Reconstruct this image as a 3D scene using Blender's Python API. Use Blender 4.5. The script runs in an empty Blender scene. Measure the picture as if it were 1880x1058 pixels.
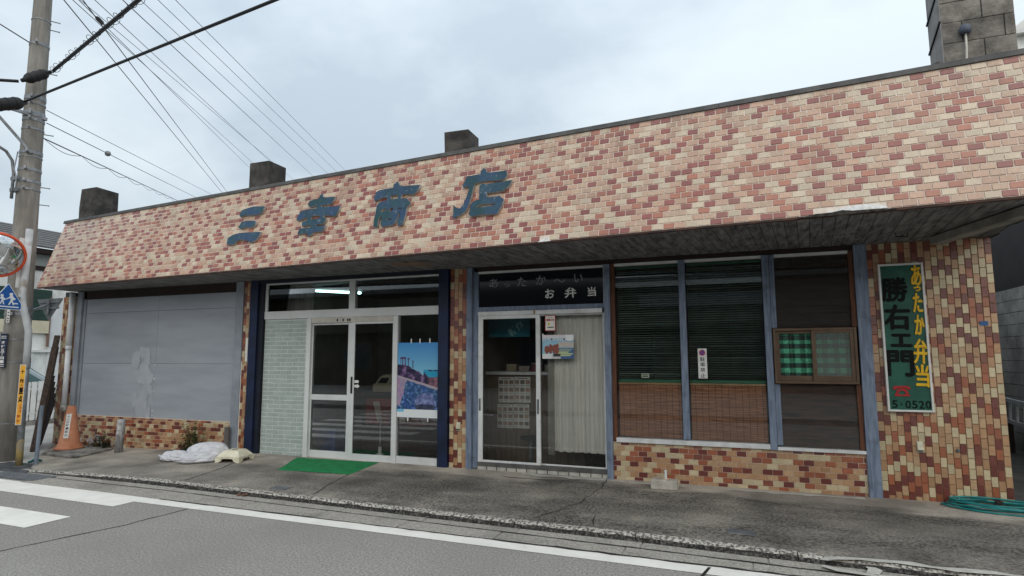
import bpy, bmesh, math, random
from mathutils import Vector, Matrix, noise

S = bpy.context.scene
COL = S.collection
R = math.radians
rnd = random.Random(7)

# ------------------------------------------------------------------ camera
cam = bpy.data.cameras.new('camera')
cam.sensor_width = 36.0
cam.lens = 36.0 * 1100.0 / 1880.0
cam.clip_start = 0.05
cam.clip_end = 1500.0
cam_ob = bpy.data.objects.new('camera', cam)
COL.objects.link(cam_ob)
yaw, pit, rol = R(20.987), R(6.465), R(-0.162)
fwd = Vector((-math.sin(yaw) * math.cos(pit), math.cos(yaw) * math.cos(pit), math.sin(pit)))
rt = Vector((math.cos(yaw), math.sin(yaw), 0))
up = rt.cross(fwd)
r2 = rt * math.cos(rol) + up * math.sin(rol)
u2 = up * math.cos(rol) - rt * math.sin(rol)
M = Matrix((r2, u2, -fwd)).transposed().to_4x4()
M.translation = Vector((0, -8.0, 1.70))
cam_ob.matrix_world = M
S.camera = cam_ob

# ------------------------------------------------------------------ world: bright overcast sky
SUN_EL, SUN_AZ = R(32), R(200)
w = bpy.data.worlds.new('World')
S.world = w
w.use_nodes = True
nt = w.node_tree
nt.nodes.clear()
N = nt.nodes.new
L = nt.links.new
out = N('ShaderNodeOutputWorld')
bg = N('ShaderNodeBackground')
bg.inputs['Strength'].default_value = 0.099
sky = N('ShaderNodeTexSky')
sky.sky_type = 'NISHITA'
sky.sun_disc = False
sky.sun_elevation = SUN_EL
sky.sun_rotation = SUN_AZ
sky.dust_density = 2.0
tc = N('ShaderNodeTexCoord')
sep = N('ShaderNodeSeparateXYZ')
L(tc.outputs['Generated'], sep.inputs[0])
zadd = N('ShaderNodeMath'); zadd.operation = 'MAXIMUM'; zadd.inputs[1].default_value = 0.0
L(sep.outputs['Z'], zadd.inputs[0])
zoff = N('ShaderNodeMath'); zoff.operation = 'ADD'; zoff.inputs[1].default_value = 0.28
L(zadd.outputs[0], zoff.inputs[0])
div = N('ShaderNodeVectorMath'); div.operation = 'DIVIDE'
comb = N('ShaderNodeCombineXYZ')
for k in range(3):
    L(zoff.outputs[0], comb.inputs[k])
L(tc.outputs['Generated'], div.inputs[0])
L(comb.outputs[0], div.inputs[1])
n1 = N('ShaderNodeTexNoise'); n1.inputs['Scale'].default_value = 1.25; n1.inputs['Detail'].default_value = 6; n1.inputs['Roughness'].default_value = 0.52
mp = N('ShaderNodeMapping'); mp.inputs['Location'].default_value = (3.1, 7.4, 0)
L(div.outputs[0], mp.inputs[0]); L(mp.outputs[0], n1.inputs['Vector'])
cr = N('ShaderNodeValToRGB')
cr.color_ramp.elements[0].position = 0.38; cr.color_ramp.elements[0].color = (4.95, 5.8, 6.6, 1)
cr.color_ramp.elements[1].position = 0.60; cr.color_ramp.elements[1].color = (7.3, 8.15, 8.65, 1)
e = cr.color_ramp.elements.new(0.49); e.color = (6.3, 7.2, 7.85, 1)
L(n1.outputs['Fac'], cr.inputs[0])
# overcast luminance grows towards the zenith
zg = N('ShaderNodeMath'); zg.operation = 'MULTIPLY_ADD'; zg.inputs[1].default_value = 0.85; zg.inputs[2].default_value = 0.80
L(zadd.outputs[0], zg.inputs[0])
mul = N('ShaderNodeVectorMath'); mul.operation = 'SCALE'
L(cr.outputs[0], mul.inputs[0]); L(zg.outputs[0], mul.inputs['Scale'])
mx = N('ShaderNodeMixRGB'); mx.inputs[0].default_value = 0.9
L(sky.outputs[0], mx.inputs[1]); L(mul.outputs[0], mx.inputs[2])
L(mx.outputs[0], bg.inputs[0]); L(bg.outputs[0], out.inputs[0])

sun = bpy.data.lights.new('sun', 'SUN')
sun.energy = 1.1
sun.angle = R(70)
sun.color = (1.0, 0.91, 0.78)
sun_ob = bpy.data.objects.new('sun', sun)
COL.objects.link(sun_ob)
# veiled sun behind the camera, to its right
sd = Vector((0.55, -1.0, 0)).normalized() * math.cos(SUN_EL) + Vector((0, 0, math.sin(SUN_EL)))
sun_ob.rotation_euler = sd.to_track_quat('Z', 'Y').to_euler()
sky.sun_rotation = math.atan2(sd.x, sd.y)

S.view_settings.view_transform = 'Standard'
S.view_settings.look = 'None'
S.view_settings.exposure = 0.16
S.view_settings.gamma = 1.0
S.view_settings.use_curve_mapping = False
S.render.engine = 'CYCLES'
S.cycles.use_denoising = True
S.cycles.max_bounces = 6
S.cycles.diffuse_bounces = 3
S.cycles.glossy_bounces = 3
S.cycles.transmission_bounces = 3
S.cycles.transparent_max_bounces = 10
S.cycles.caustics_reflective = False
S.cycles.caustics_refractive = False

# ------------------------------------------------------------------ helpers
def srgb(r, g, b):
    f = lambda c: (c / 255 / 12.92) if c / 255 <= 0.04045 else ((c / 255 + 0.055) / 1.055) ** 2.4
    return (f(r), f(g), f(b), 1.0)

MATS = {}
def mat(name, c1, c2=None, scale=3.0, rough=0.6, bump=0.0, bscale=60.0, spec=0.4, metal=0.0, speck=None, speck_scale=120.0,
        speck_amt=0.5, detail=5.0, stretch=None, isl=0.0, lo=0.38, hi=0.62, stain=None, sscale=0.7, slo=0.52, shi=0.68, rvar=0.0, streak=None):
    """weathered surface: two tones mixed by noise, optional speckle, stain, per-piece jitter and bump"""
    m = bpy.data.materials.new(name)
    m.use_nodes = True
    t = m.node_tree
    N = t.nodes.new; L = t.links.new
    b = t.nodes['Principled BSDF']
    b.inputs['Roughness'].default_value = rough
    b.inputs['Specular IOR Level'].default_value = spec
    b.inputs['Metallic'].default_value = metal
    g = N('ShaderNodeNewGeometry')
    pos = g.outputs['Position']
    if stretch:
        mpn = N('ShaderNodeMapping'); mpn.inputs['Scale'].default_value = stretch
        L(pos, mpn.inputs[0]); pos2 = mpn.outputs[0]
    else:
        pos2 = pos
    def nz(sc, det, v, lo_, hi_, r=0.6):
        n = N('ShaderNodeTexNoise'); n.inputs['Scale'].default_value = sc; n.inputs['Detail'].default_value = det; n.inputs['Roughness'].default_value = r
        L(v, n.inputs['Vector'])
        mr = N('ShaderNodeMapRange'); mr.inputs[1].default_value = lo_; mr.inputs[2].default_value = hi_
        L(n.outputs['Fac'], mr.inputs[0]); return n, mr
    def mixc(f, a, c):
        k = N('ShaderNodeMixRGB'); L(f, k.inputs[0])
        for i, q in ((1, a), (2, c)):
            if isinstance(q, tuple): k.inputs[i].default_value = q
            else: L(q, k.inputs[i])
        return k.outputs[0]
    c2 = c2 or c1
    n, mr = nz(scale, detail, pos2, lo, hi)
    colr = mixc(mr.outputs[0], c1, c2)
    if speck:
        n2, mr2 = nz(speck_scale, 2.0, pos, 0.5, 0.62)
        ma = N('ShaderNodeMath'); ma.operation = 'MULTIPLY'; ma.inputs[1].default_value = speck_amt
        L(mr2.outputs[0], ma.inputs[0])
        colr = mixc(ma.outputs[0], colr, speck)
    if streak:
        mps = N('ShaderNodeMapping'); mps.inputs['Scale'].default_value = streak[2]
        L(pos, mps.inputs[0])
        n4, mr4 = nz(1.0, 4.0, mps.outputs[0], streak[3], streak[4])
        ma = N('ShaderNodeMath'); ma.operation = 'MULTIPLY'; ma.inputs[1].default_value = streak[1]
        L(mr4.outputs[0], ma.inputs[0])
        colr = mixc(ma.outputs[0], colr, streak[0])
    if stain:
        n3, mr3 = nz(sscale, 5.0, pos, slo, shi)
        ma = N('ShaderNodeMath'); ma.operation = 'MULTIPLY'; ma.inputs[1].default_value = stain[1]
        L(mr3.outputs[0], ma.inputs[0])
        colr = mixc(ma.outputs[0], colr, stain[0])
    if isl:
        oi = N('ShaderNodeObjectInfo')
        ad = N('ShaderNodeMath'); ad.operation = 'ADD'
        L(g.outputs['Random Per Island'], ad.inputs[0]); L(oi.outputs['Random'], ad.inputs[1])
        fr = N('ShaderNodeMath'); fr.operation = 'FRACT'; L(ad.outputs[0], fr.inputs[0])
        ml = N('ShaderNodeMath'); ml.operation = 'MULTIPLY_ADD'; ml.inputs[1].default_value = 2 * isl; ml.inputs[2].default_value = 1 - isl
        L(fr.outputs[0], ml.inputs[0])
        sc_ = N('ShaderNodeVectorMath'); sc_.operation = 'SCALE'
        L(colr, sc_.inputs[0]); L(ml.outputs[0], sc_.inputs['Scale'])
        colr = sc_.outputs[0]
    if isinstance(colr, tuple): b.inputs['Base Color'].default_value = colr
    else: L(colr, b.inputs['Base Color'])
    if rvar:
        ml = N('ShaderNodeMapRange'); ml.inputs[3].default_value = rough - rvar; ml.inputs[4].default_value = rough + rvar
        L(mr.outputs[0], ml.inputs[0]); L(ml.outputs[0], b.inputs['Roughness'])
    if bump:
        nb = N('ShaderNodeTexNoise'); nb.inputs['Scale'].default_value = bscale; nb.inputs['Detail'].default_value = 4
        L(pos2, nb.inputs['Vector'])
        bp = N('ShaderNodeBump'); bp.inputs['Strength'].default_value = bump; bp.inputs['Distance'].default_value = 0.01
        L(nb.outputs['Fac'], bp.inputs['Height']); L(bp.outputs[0], b.inputs['Normal'])
    MATS[name] = m
    return m

def glass(name, tint, refl=1.0):
    m = bpy.data.materials.new(name); m.use_nodes = True
    t = m.node_tree; t.nodes.clear(); N = t.nodes.new; L = t.links.new
    o = N('ShaderNodeOutputMaterial'); tr = N('ShaderNodeBsdfTransparent'); gl = N('ShaderNodeBsdfGlossy'); mxs = N('ShaderNodeMixShader'); fr = N('ShaderNodeFresnel')
    fr.inputs['IOR'].default_value = 1.5
    tr.inputs[0].default_value = tint; gl.inputs['Roughness'].default_value = 0.012; gl.inputs[0].default_value = (.95, .97, 1, 1)
    k = N('ShaderNodeMath'); k.operation = 'MULTIPLY'; k.inputs[1].default_value = refl
    L(fr.outputs[0], k.inputs[0]); L(k.outputs[0], mxs.inputs[0]); L(tr.outputs[0], mxs.inputs[1]); L(gl.outputs[0], mxs.inputs[2]); L(mxs.outputs[0], o.inputs[0])
    MATS[name] = m
    return m

def dusty():
    m = glass('dusty_glass', (.9, .93, .92, 1), 1.4); t = m.node_tree
    o = [n for n in t.nodes if n.type == 'OUTPUT_MATERIAL'][0]; src = o.inputs[0].links[0].from_socket
    d = t.nodes.new('ShaderNodeBsdfDiffuse'); d.inputs[0].default_value = (.42, .46, .43, 1); k = t.nodes.new('ShaderNodeMixShader'); k.inputs[0].default_value = .20
    t.links.new(src, k.inputs[1]); t.links.new(d.outputs[0], k.inputs[2]); t.links.new(k.outputs[0], o.inputs[0])
    return m

class B:
    """collects faces of one mesh"""
    def __init__(s): s.v = []; s.f = []; s.m = []
    def face(s, pts, mi=0):
        i = len(s.v); s.v += [tuple(p) for p in pts]; s.f.append(tuple(range(i, i + len(pts)))); s.m.append(mi); return s
    def hull8(s, p, mi=0):
        i = len(s.v); s.v += [tuple(q) for q in p]
        for f in ((0, 3, 2, 1), (4, 5, 6, 7), (0, 1, 5, 4), (1, 2, 6, 5), (2, 3, 7, 6), (3, 0, 4, 7)):
            s.f.append(tuple(i + k for k in f)); s.m.append(mi)
        return s
    def box(s, x0, x1, y0, y1, z0, z1, mi=0):
        return s.hull8([(x0, y0, z0), (x1, y0, z0), (x1, y1, z0), (x0, y1, z0), (x0, y0, z1), (x1, y0, z1), (x1, y1, z1), (x0, y1, z1)], mi)
    def beam(s, a, b, w, h, mi=0, upv=(0, 0, 1)):
        a = Vector(a); b = Vector(b); d = (b - a).normalized(); side = d.cross(Vector(upv))
        if side.length < 1e-4: side = d.cross(Vector((1, 0, 0)))
        side.normalize(); u = side.cross(d).normalized()
        p = []
        for c in (a, b):
            for sx, sy in ((-1, -1), (1, -1), (1, 1), (-1, 1)):
                p.append(c + side * (sx * w / 2) + u * (sy * h / 2))
        return s.hull8(p, mi)
    def tube(s, path, r, n=8, mi=0, cap=True):
        path = [Vector(p) for p in path]; rs = r if isinstance(r, (list, tuple)) else [r] * len(path)
        base = len(s.v); prev = None
        for k, p in enumerate(path):
            d = (path[min(k + 1, len(path) - 1)] - path[max(k - 1, 0)]).normalized()
            if prev is None:
                a = d.cross(Vector((0, 0, 1)))
                if a.length < 1e-3: a = d.cross(Vector((1, 0, 0)))
            else:
                a = prev - d * prev.dot(d)
                if a.length < 1e-5: a = d.cross(Vector((1, 0, 0)))
            a.normalize(); prev = a; bb = d.cross(a)
            for j in range(n):
                t = 2 * math.pi * j / n
                s.v.append(tuple(p + (a * math.cos(t) + bb * math.sin(t)) * rs[k]))
        for k in range(len(path) - 1):
            for j in range(n):
                s.f.append((base + k * n + j, base + k * n + (j + 1) % n, base + (k + 1) * n + (j + 1) % n, base + (k + 1) * n + j)); s.m.append(mi)
        if cap:
            s.f.append(tuple(base + j for j in range(n))[::-1]); s.m.append(mi)
            e = base + (len(path) - 1) * n
            s.f.append(tuple(e + j for j in range(n))); s.m.append(mi)
        return s
    def lathe(s, prof, c, n=24, mi=0, axis=None):
        """prof: (radius, height) pairs round c"""
        c = Vector(c); ax = Vector(axis or (0, 0, 1)).normalized()
        a = ax.orthogonal().normalized(); bb = ax.cross(a); base = len(s.v)
        for r, h in prof:
            for j in range(n):
                t = 2 * math.pi * j / n
                s.v.append(tuple(c + ax * h + (a * math.cos(t) + bb * math.sin(t)) * r))
        for k in range(len(prof) - 1):
            for j in range(n):
                s.f.append((base + k * n + j, base + k * n + (j + 1) % n, base + (k + 1) * n + (j + 1) % n, base + (k + 1) * n + j)); s.m.append(mi)
        return s
    def prism(s, poly, fn, d0, d1, mi=0):
        """outline poly (2-D) swept from depth d0 to d1; fn(a, b, d) -> point"""
        n = len(poly); i = len(s.v)
        for d in (d0, d1):
            for a, b in poly: s.v.append(tuple(fn(a, b, d)))
        s.f.append(tuple(i + k for k in range(n))); s.m.append(mi)
        s.f.append(tuple(i + n + k for k in range(n))[::-1]); s.m.append(mi)
        for k in range(n):
            s.f.append((i + k, i + n + k, i + n + (k + 1) % n, i + (k + 1) % n)); s.m.append(mi)
        return s
    def mesh(s, name, mats):
        me = bpy.data.meshes.new(name)
        me.from_pydata(s.v, [], s.f)
        for m in (mats if isinstance(mats, (list, tuple)) else [mats]): me.materials.append(m)
        if any(s.m): me.polygons.foreach_set('material_index', s.m)
        bm = bmesh.new(); bm.from_mesh(me); bmesh.ops.recalc_face_normals(bm, faces=bm.faces); bm.to_mesh(me); bm.free()
        return me

def link(name, me, parent=None, loc=None, smooth=False):
    o = bpy.data.objects.new(name, me); COL.objects.link(o)
    if parent is not None: o.parent = parent
    if loc is not None: o.location = loc
    if smooth and me is not None:
        me.polygons.foreach_set('use_smooth', [True] * len(me.polygons))
    return o
def add(name, b, mats, parent=None, smooth=False, bevel=0.0):
    o = link(name, b.mesh(name, mats), parent, smooth=smooth)
    if bevel:
        md = o.modifiers.new('bevel', 'BEVEL'); md.width = bevel; md.segments = 2; md.limit_method = 'ANGLE'; md.angle_limit = R(40)
    return o
def thing(name, label, cat, loc=(0, 0, 0), group=None):
    o = bpy.data.objects.new(name, None); COL.objects.link(o); o.location = loc
    o.empty_display_size = 0.1
    return tag(o, label, cat, group)
def tag(o, label, cat, group=None):
    o['label'] = label; o['category'] = cat
    if group: o['group'] = group
    return o
def struct(o): o['kind'] = 'structure'; return o
def stuff(o): o['kind'] = 'stuff'; return o
def dup(o, parent=None):
    c = o.copy(); COL.objects.link(c)
    if parent is not None: c.parent = parent
    for ch in list(o.children): dup(ch, c)
    return c

def glyph(ch, off=0.0, ext=0.0, res=3):
    """outline of one written character from the built-in font as mesh data (unit size, flat or extruded)"""
    cu = bpy.data.curves.new('t', 'FONT'); cu.body = ch; cu.size = 1.0; cu.offset = off; cu.extrude = ext; cu.resolution_u = res
    o = bpy.data.objects.new('t', cu); COL.objects.link(o)
    dg = bpy.context.evaluated_depsgraph_get(); dg.update()
    me = bpy.data.meshes.new_from_object(o.evaluated_get(dg))
    bpy.data.objects.remove(o); bpy.data.curves.remove(cu)
    return me
def put_glyph(name, ch, cx, cz, wd, ht, y, m, parent, off=0.0, depth=0.0, tilt=0.0, fn=None, bold=0.0):
    """a character filling the box (cx, cz, wd, ht) on a plane facing -y at y, proud by depth"""
    me = glyph(ch, off, 0.5 if depth else 0.0)
    vs = [v.co.copy() for v in me.vertices]
    if not vs: return None
    x0 = min(v.x for v in vs); x1 = max(v.x for v in vs); y0 = min(v.y for v in vs); y1 = max(v.y for v in vs)
    ct, st = math.cos(tilt), math.sin(tilt)
    for v in me.vertices:
        a = ((v.co.x - x0) / max(x1 - x0, 1e-6) - .5) * wd; b = ((v.co.y - y0) / max(y1 - y0, 1e-6) - .5) * ht
        a, b = a * ct - b * st, a * st + b * ct
        d = v.co.z * depth
        v.co = fn(cx + a, cz + b, d) if fn else (cx + a, y - d - depth * .5, cz + b)
    if bold:
        bm = bmesh.new(); 
        for k, (dx, dz) in enumerate(((0, 0), (bold, 0), (-bold, 0), (0, bold), (0, -bold))):
            n0 = len(bm.verts); bm.from_mesh(me); bm.verts.ensure_lookup_table()
            for v in bm.verts[n0:]: v.co += Vector((dx, -.0002 * k, dz))
        bm.to_mesh(me); bm.free()
    me.materials.clear(); me.materials.append(m); me.name = name
    return link(name, me, parent)

def print_grid(name, x0, x1, z0, z1, y, nx, nz, fn, m, parent=None, wrap=None):
    """flat print: a fine grid of coloured cells; fn(u, v) -> sRGB 0..255, v measured from the top"""
    me = bpy.data.meshes.new(name); V = []; F = []; Cc = []
    for j in range(nz + 1):
        for i in range(nx + 1):
            a = x0 + (x1 - x0) * i / nx; b = z1 + (z0 - z1) * j / nz
            V.append(wrap(a, b) if wrap else (a, y, b))
    for j in range(nz):
        for i in range(nx):
            k = j * (nx + 1) + i
            F.append((k, k + nx + 1, k + nx + 2, k + 1)); Cc.append(srgb(*[max(0, min(255, q)) for q in fn((i + .5) / nx, (j + .5) / nz)]))
    me.from_pydata(V, [], F)
    at = me.color_attributes.new('ink', 'FLOAT_COLOR', 'CORNER')
    flat = []
    for p in me.polygons:
        for _ in p.loop_indices: flat += Cc[p.index]
    at.data.foreach_set('color', flat)
    me.materials.append(m)
    return link(name, me, parent)

def ink_mat(name, rough=0.5):
    m = bpy.data.materials.new(name); m.use_nodes = True; t = m.node_tree; b = t.nodes['Principled BSDF']
    a = t.nodes.new('ShaderNodeAttribute'); a.attribute_name = 'ink'; t.links.new(a.outputs[0], b.inputs['Base Color'])
    b.inputs['Roughness'].default_value = rough
    return m

# ------------------------------------------------------------------ materials
def tile_mat(name, a, b, sp, amt, rough=0.30):
    m = mat(name, srgb(*a), srgb(*b), scale=26, rough=rough, bump=0.35, bscale=130, spec=0.95, speck=srgb(*sp), speck_scale=230, speck_amt=amt, isl=0.13, lo=.3, hi=.7)
    # rusty streaks run over the far left end of the frieze
    t = m.node_tree; N = t.nodes.new; L = t.links.new
    bs = t.nodes['Principled BSDF']; src = bs.inputs['Base Color'].links[0].from_socket
    g = N('ShaderNodeNewGeometry'); sp_ = N('ShaderNodeSeparateXYZ'); L(g.outputs['Position'], sp_.inputs[0])
    mr = N('ShaderNodeMapRange'); mr.inputs[1].default_value = -10.6; mr.inputs[2].default_value = -12.2; L(sp_.outputs['X'], mr.inputs[0])
    mz = N('ShaderNodeMapRange'); mz.inputs[1].default_value = 4.2; mz.inputs[2].default_value = 3.1; L(sp_.outputs['Z'], mz.inputs[0])
    n = N('ShaderNodeTexNoise'); n.inputs['Scale'].default_value = 3.0; n.inputs['Detail'].default_value = 5; L(g.outputs['Position'], n.inputs['Vector'])
    q = N('ShaderNodeMapRange'); q.inputs[1].default_value = .42; q.inputs[2].default_value = .62; L(n.outputs['Fac'], q.inputs[0])
    yy = N('ShaderNodeMath'); yy.operation = 'LESS_THAN'; yy.inputs[1].default_value = -.2; L(sp_.outputs['Y'], yy.inputs[0])
    k = mr.outputs[0]
    for o in (mz.outputs[0], q.outputs[0], yy.outputs[0]):
        ml = N('ShaderNodeMath'); ml.operation = 'MULTIPLY'; L(k, ml.inputs[0]); L(o, ml.inputs[1]); k = ml.outputs[0]
    mixn = N('ShaderNodeMixRGB'); mixn.blend_type = 'MULTIPLY'; L(k, mixn.inputs[0]); L(src, mixn.inputs[1]); mixn.inputs[2].default_value = srgb(215, 160, 105)
    # faint grey run-off on all of it
    n5 = N('ShaderNodeTexNoise'); n5.inputs['Scale'].default_value = 1.0; n5.inputs['Detail'].default_value = 5
    mp5 = N('ShaderNodeMapping'); mp5.inputs['Scale'].default_value = (2.2, 2.2, .5); L(g.outputs['Position'], mp5.inputs[0]); L(mp5.outputs[0], n5.inputs['Vector'])
    q5 = N('ShaderNodeMapRange'); q5.inputs[1].default_value = .48; q5.inputs[2].default_value = .72; q5.inputs[4].default_value = .3; L(n5.outputs['Fac'], q5.inputs[0])
    m5 = N('ShaderNodeMixRGB'); m5.blend_type = 'MULTIPLY'; L(q5.outputs[0], m5.inputs[0]); L(mixn.outputs[0], m5.inputs[1]); m5.inputs[2].default_value = srgb(205, 195, 180)
    mt = N('ShaderNodeMapRange'); mt.inputs[1].default_value = 3.75; mt.inputs[2].default_value = 4.4; L(sp_.outputs['Z'], mt.inputs[0])
    mp6 = N('ShaderNodeMapping'); mp6.inputs['Scale'].default_value = (7, 7, .35); L(g.outputs['Position'], mp6.inputs[0])
    n6 = N('ShaderNodeTexNoise'); n6.inputs['Scale'].default_value = 1.0; n6.inputs['Detail'].default_value = 4; L(mp6.outputs[0], n6.inputs['Vector'])
    q6 = N('ShaderNodeMapRange'); q6.inputs[1].default_value = .5; q6.inputs[2].default_value = .7; q6.inputs[4].default_value = .75; L(n6.outputs['Fac'], q6.inputs[0])
    k6 = N('ShaderNodeMath'); k6.operation = 'MULTIPLY'; L(mt.outputs[0], k6.inputs[0]); L(q6.outputs[0], k6.inputs[1])
    m6 = N('ShaderNodeMixRGB'); m6.blend_type = 'MULTIPLY'; L(k6.outputs[0], m6.inputs[0]); L(m5.outputs[0], m6.inputs[1]); m6.inputs[2].default_value = srgb(176, 162, 150)
    L(m6.outputs[0], bs.inputs['Base Color'])
    return m
T_DARK = tile_mat('tile_dark_red', (146, 68, 54), (130, 56, 45), (164, 92, 72), .15)
T_DARK2 = tile_mat('tile_speckled_red', (148, 74, 60), (128, 60, 49), (196, 140, 112), .5)
T_ORANGE = tile_mat('tile_orange', (172, 104, 76), (158, 90, 66), (190, 132, 102), .25)
T_TAN = tile_mat('tile_tan', (192, 154, 128), (178, 136, 110), (210, 180, 154), .4)
T_SPECK = tile_mat('tile_speckled_tan', (193, 160, 132), (176, 138, 110), (216, 196, 172), .65)
T_CREAM = tile_mat('tile_cream', (205, 186, 160), (192, 170, 142), (220, 206, 186), .45)
SHADED_TILES = [tile_mat('shaded_tile_dark_red', (112, 48, 38), (94, 38, 31), (140, 74, 56), .15), tile_mat('shaded_tile_speckled_red', (122, 58, 42), (100, 44, 34), (176, 116, 86), .5),  # darker copies of the frieze tiles, shade under the eave put into the colours
         tile_mat('shaded_tile_orange', (158, 88, 56), (140, 74, 46), (182, 120, 84), .3), tile_mat('shaded_tile_tan', (178, 138, 100), (160, 118, 84), (204, 170, 132), .4),
         tile_mat('shaded_tile_speckled_tan', (182, 146, 108), (158, 118, 84), (212, 192, 156), .7), tile_mat('shaded_tile_cream', (198, 182, 146), (182, 164, 128), (216, 206, 180), .5)]
TILES = [T_DARK, T_DARK2, T_ORANGE, T_TAN, T_SPECK, T_CREAM]
TW = [.31, .08, .14, .20, .10, .19]
GROUT_L = mat('grout_pale', srgb(236, 222, 210), srgb(218, 202, 188), scale=12, rough=.85)
GROUT_D = mat('grout_brown', srgb(150, 122, 98), srgb(118, 94, 76), scale=9, rough=.9)
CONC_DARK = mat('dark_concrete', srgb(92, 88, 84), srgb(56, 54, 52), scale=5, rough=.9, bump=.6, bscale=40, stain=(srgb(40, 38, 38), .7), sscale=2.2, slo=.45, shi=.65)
CONC = mat('grey_concrete', srgb(150, 147, 142), srgb(120, 117, 112), scale=4, rough=.85, bump=.5, bscale=50)
CAPM = mat('cap_metal', srgb(92, 90, 88), srgb(72, 71, 70), scale=6, rough=.65, bump=.2)
SOFFIT = mat('weathered_soffit_paint', srgb(136, 134, 133), srgb(72, 70, 71), scale=3.2, rough=.8, stretch=(6, 1.2, 1), bump=.5, bscale=18, isl=.12, lo=.35, hi=.66)
DARKWOOD = mat('dark_brown_wood', srgb(48, 32, 26), srgb(28, 20, 18), scale=6, rough=.7, stretch=(1, 1, 9))
BROWNWOOD = mat('brown_wood', srgb(112, 70, 48), srgb(78, 48, 34), scale=5, rough=.65, stretch=(9, 9, 1), bump=.3)
BLUEPAINT = mat('blue_grey_paint', srgb(128, 140, 160), srgb(100, 112, 132), scale=5, rough=.65, stretch=(9, 9, .8), bump=.35, bscale=20, stain=(srgb(72, 80, 95), .6), sscale=5, slo=.55, shi=.7)
GREYPAINT = mat('grey_paint', srgb(146, 152, 160), srgb(130, 136, 145), scale=3, rough=.6, bump=.2, bscale=30)
BOARD = mat('grey_board_paint', srgb(158, 164, 172), srgb(146, 152, 161), scale=2.0, rough=.62, bump=.25, bscale=14, stretch=(.4, 1, 2.2), isl=.03, streak=(srgb(140, 144, 154), .35, (1.6, 1, 14), .60, .75), lo=.35, hi=.65)
NAVY = mat('navy_paint', srgb(24, 38, 70), srgb(18, 28, 52), scale=4, rough=.5, bump=.15)
NAVYD = mat('dark_navy_paint', srgb(22, 28, 44), srgb(14, 18, 28), scale=4, rough=.6)
ALU = mat('painted_aluminium', srgb(218, 220, 220), srgb(206, 208, 208), scale=2, rough=.42, stain=(srgb(170, 166, 158), .35), sscale=5, slo=.58, shi=.74)
ALUW = mat('white_aluminium', srgb(222, 224, 224), srgb(205, 207, 207), scale=4, rough=.4, stain=(srgb(165, 160, 150), .4), sscale=6)
BRONZE = mat('bronze_aluminium', srgb(104, 84, 66), srgb(86, 68, 54), scale=6, rough=.45, metal=.2)
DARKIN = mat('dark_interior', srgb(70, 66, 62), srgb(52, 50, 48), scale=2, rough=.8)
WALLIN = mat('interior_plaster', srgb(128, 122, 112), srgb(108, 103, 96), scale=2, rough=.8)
GT = mat('grey_green_tile', srgb(172, 183, 178), srgb(158, 170, 166), scale=9, rough=.35, isl=.05, bump=.15, bscale=60)
GTG = mat('white_grout', srgb(214, 218, 214), rough=.8)
WHITE = mat('white_paint', srgb(226, 226, 224), srgb(208, 208, 205), scale=5, rough=.55)
BLACK = mat('black_rubber', srgb(24, 24, 25), srgb(32, 32, 33), scale=9, rough=.6)
BLACKPAINT = mat('black_paint', srgb(12, 14, 16), srgb(22, 23, 24), scale=14, rough=.7, spec=.15)
GALV = mat('galvanised_steel', srgb(150, 154, 158), srgb(122, 126, 130), scale=12, rough=.5, metal=.55, stain=(srgb(110, 98, 84), .35), sscale=5)
STEEL = mat('grey_steel', srgb(120, 124, 128), srgb(96, 99, 103), scale=8, rough=.5, metal=.4)
GLASS = glass('window_glass', (.985, .995, .99, 1), 1.0)
GLASSD = glass('smoked_glass', (.30, .34, .36, 1), 1.2)
INK = ink_mat('printed_paper', .45)
INKG = ink_mat('glossy_print', .3)

# ------------------------------------------------------------------ ground
def pav_z(x, y):
    return 0.10 + 0.017 * y - (0.021 * (-8.0 - x) if x < -8.0 else 0.0)
ASPH = mat('worn_asphalt', srgb(182, 177, 171), srgb(126, 122, 117), scale=48, detail=6, rough=.92, bump=1.0, bscale=90, lo=.34, hi=.66, speck=srgb(92, 88, 84), speck_scale=90, speck_amt=.45, stain=(srgb(132, 127, 121), .55), sscale=.6, slo=.42, shi=.7)
PAVE = mat('stained_concrete_paving', srgb(190, 180, 166), srgb(152, 144, 134), scale=1.4, detail=8, rough=.92, bump=.9, bscale=70, speck=srgb(206, 200, 190), speck_scale=60, speck_amt=.45, stain=(srgb(104, 98, 90), .7), sscale=1.0, slo=.46, shi=.66)
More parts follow.
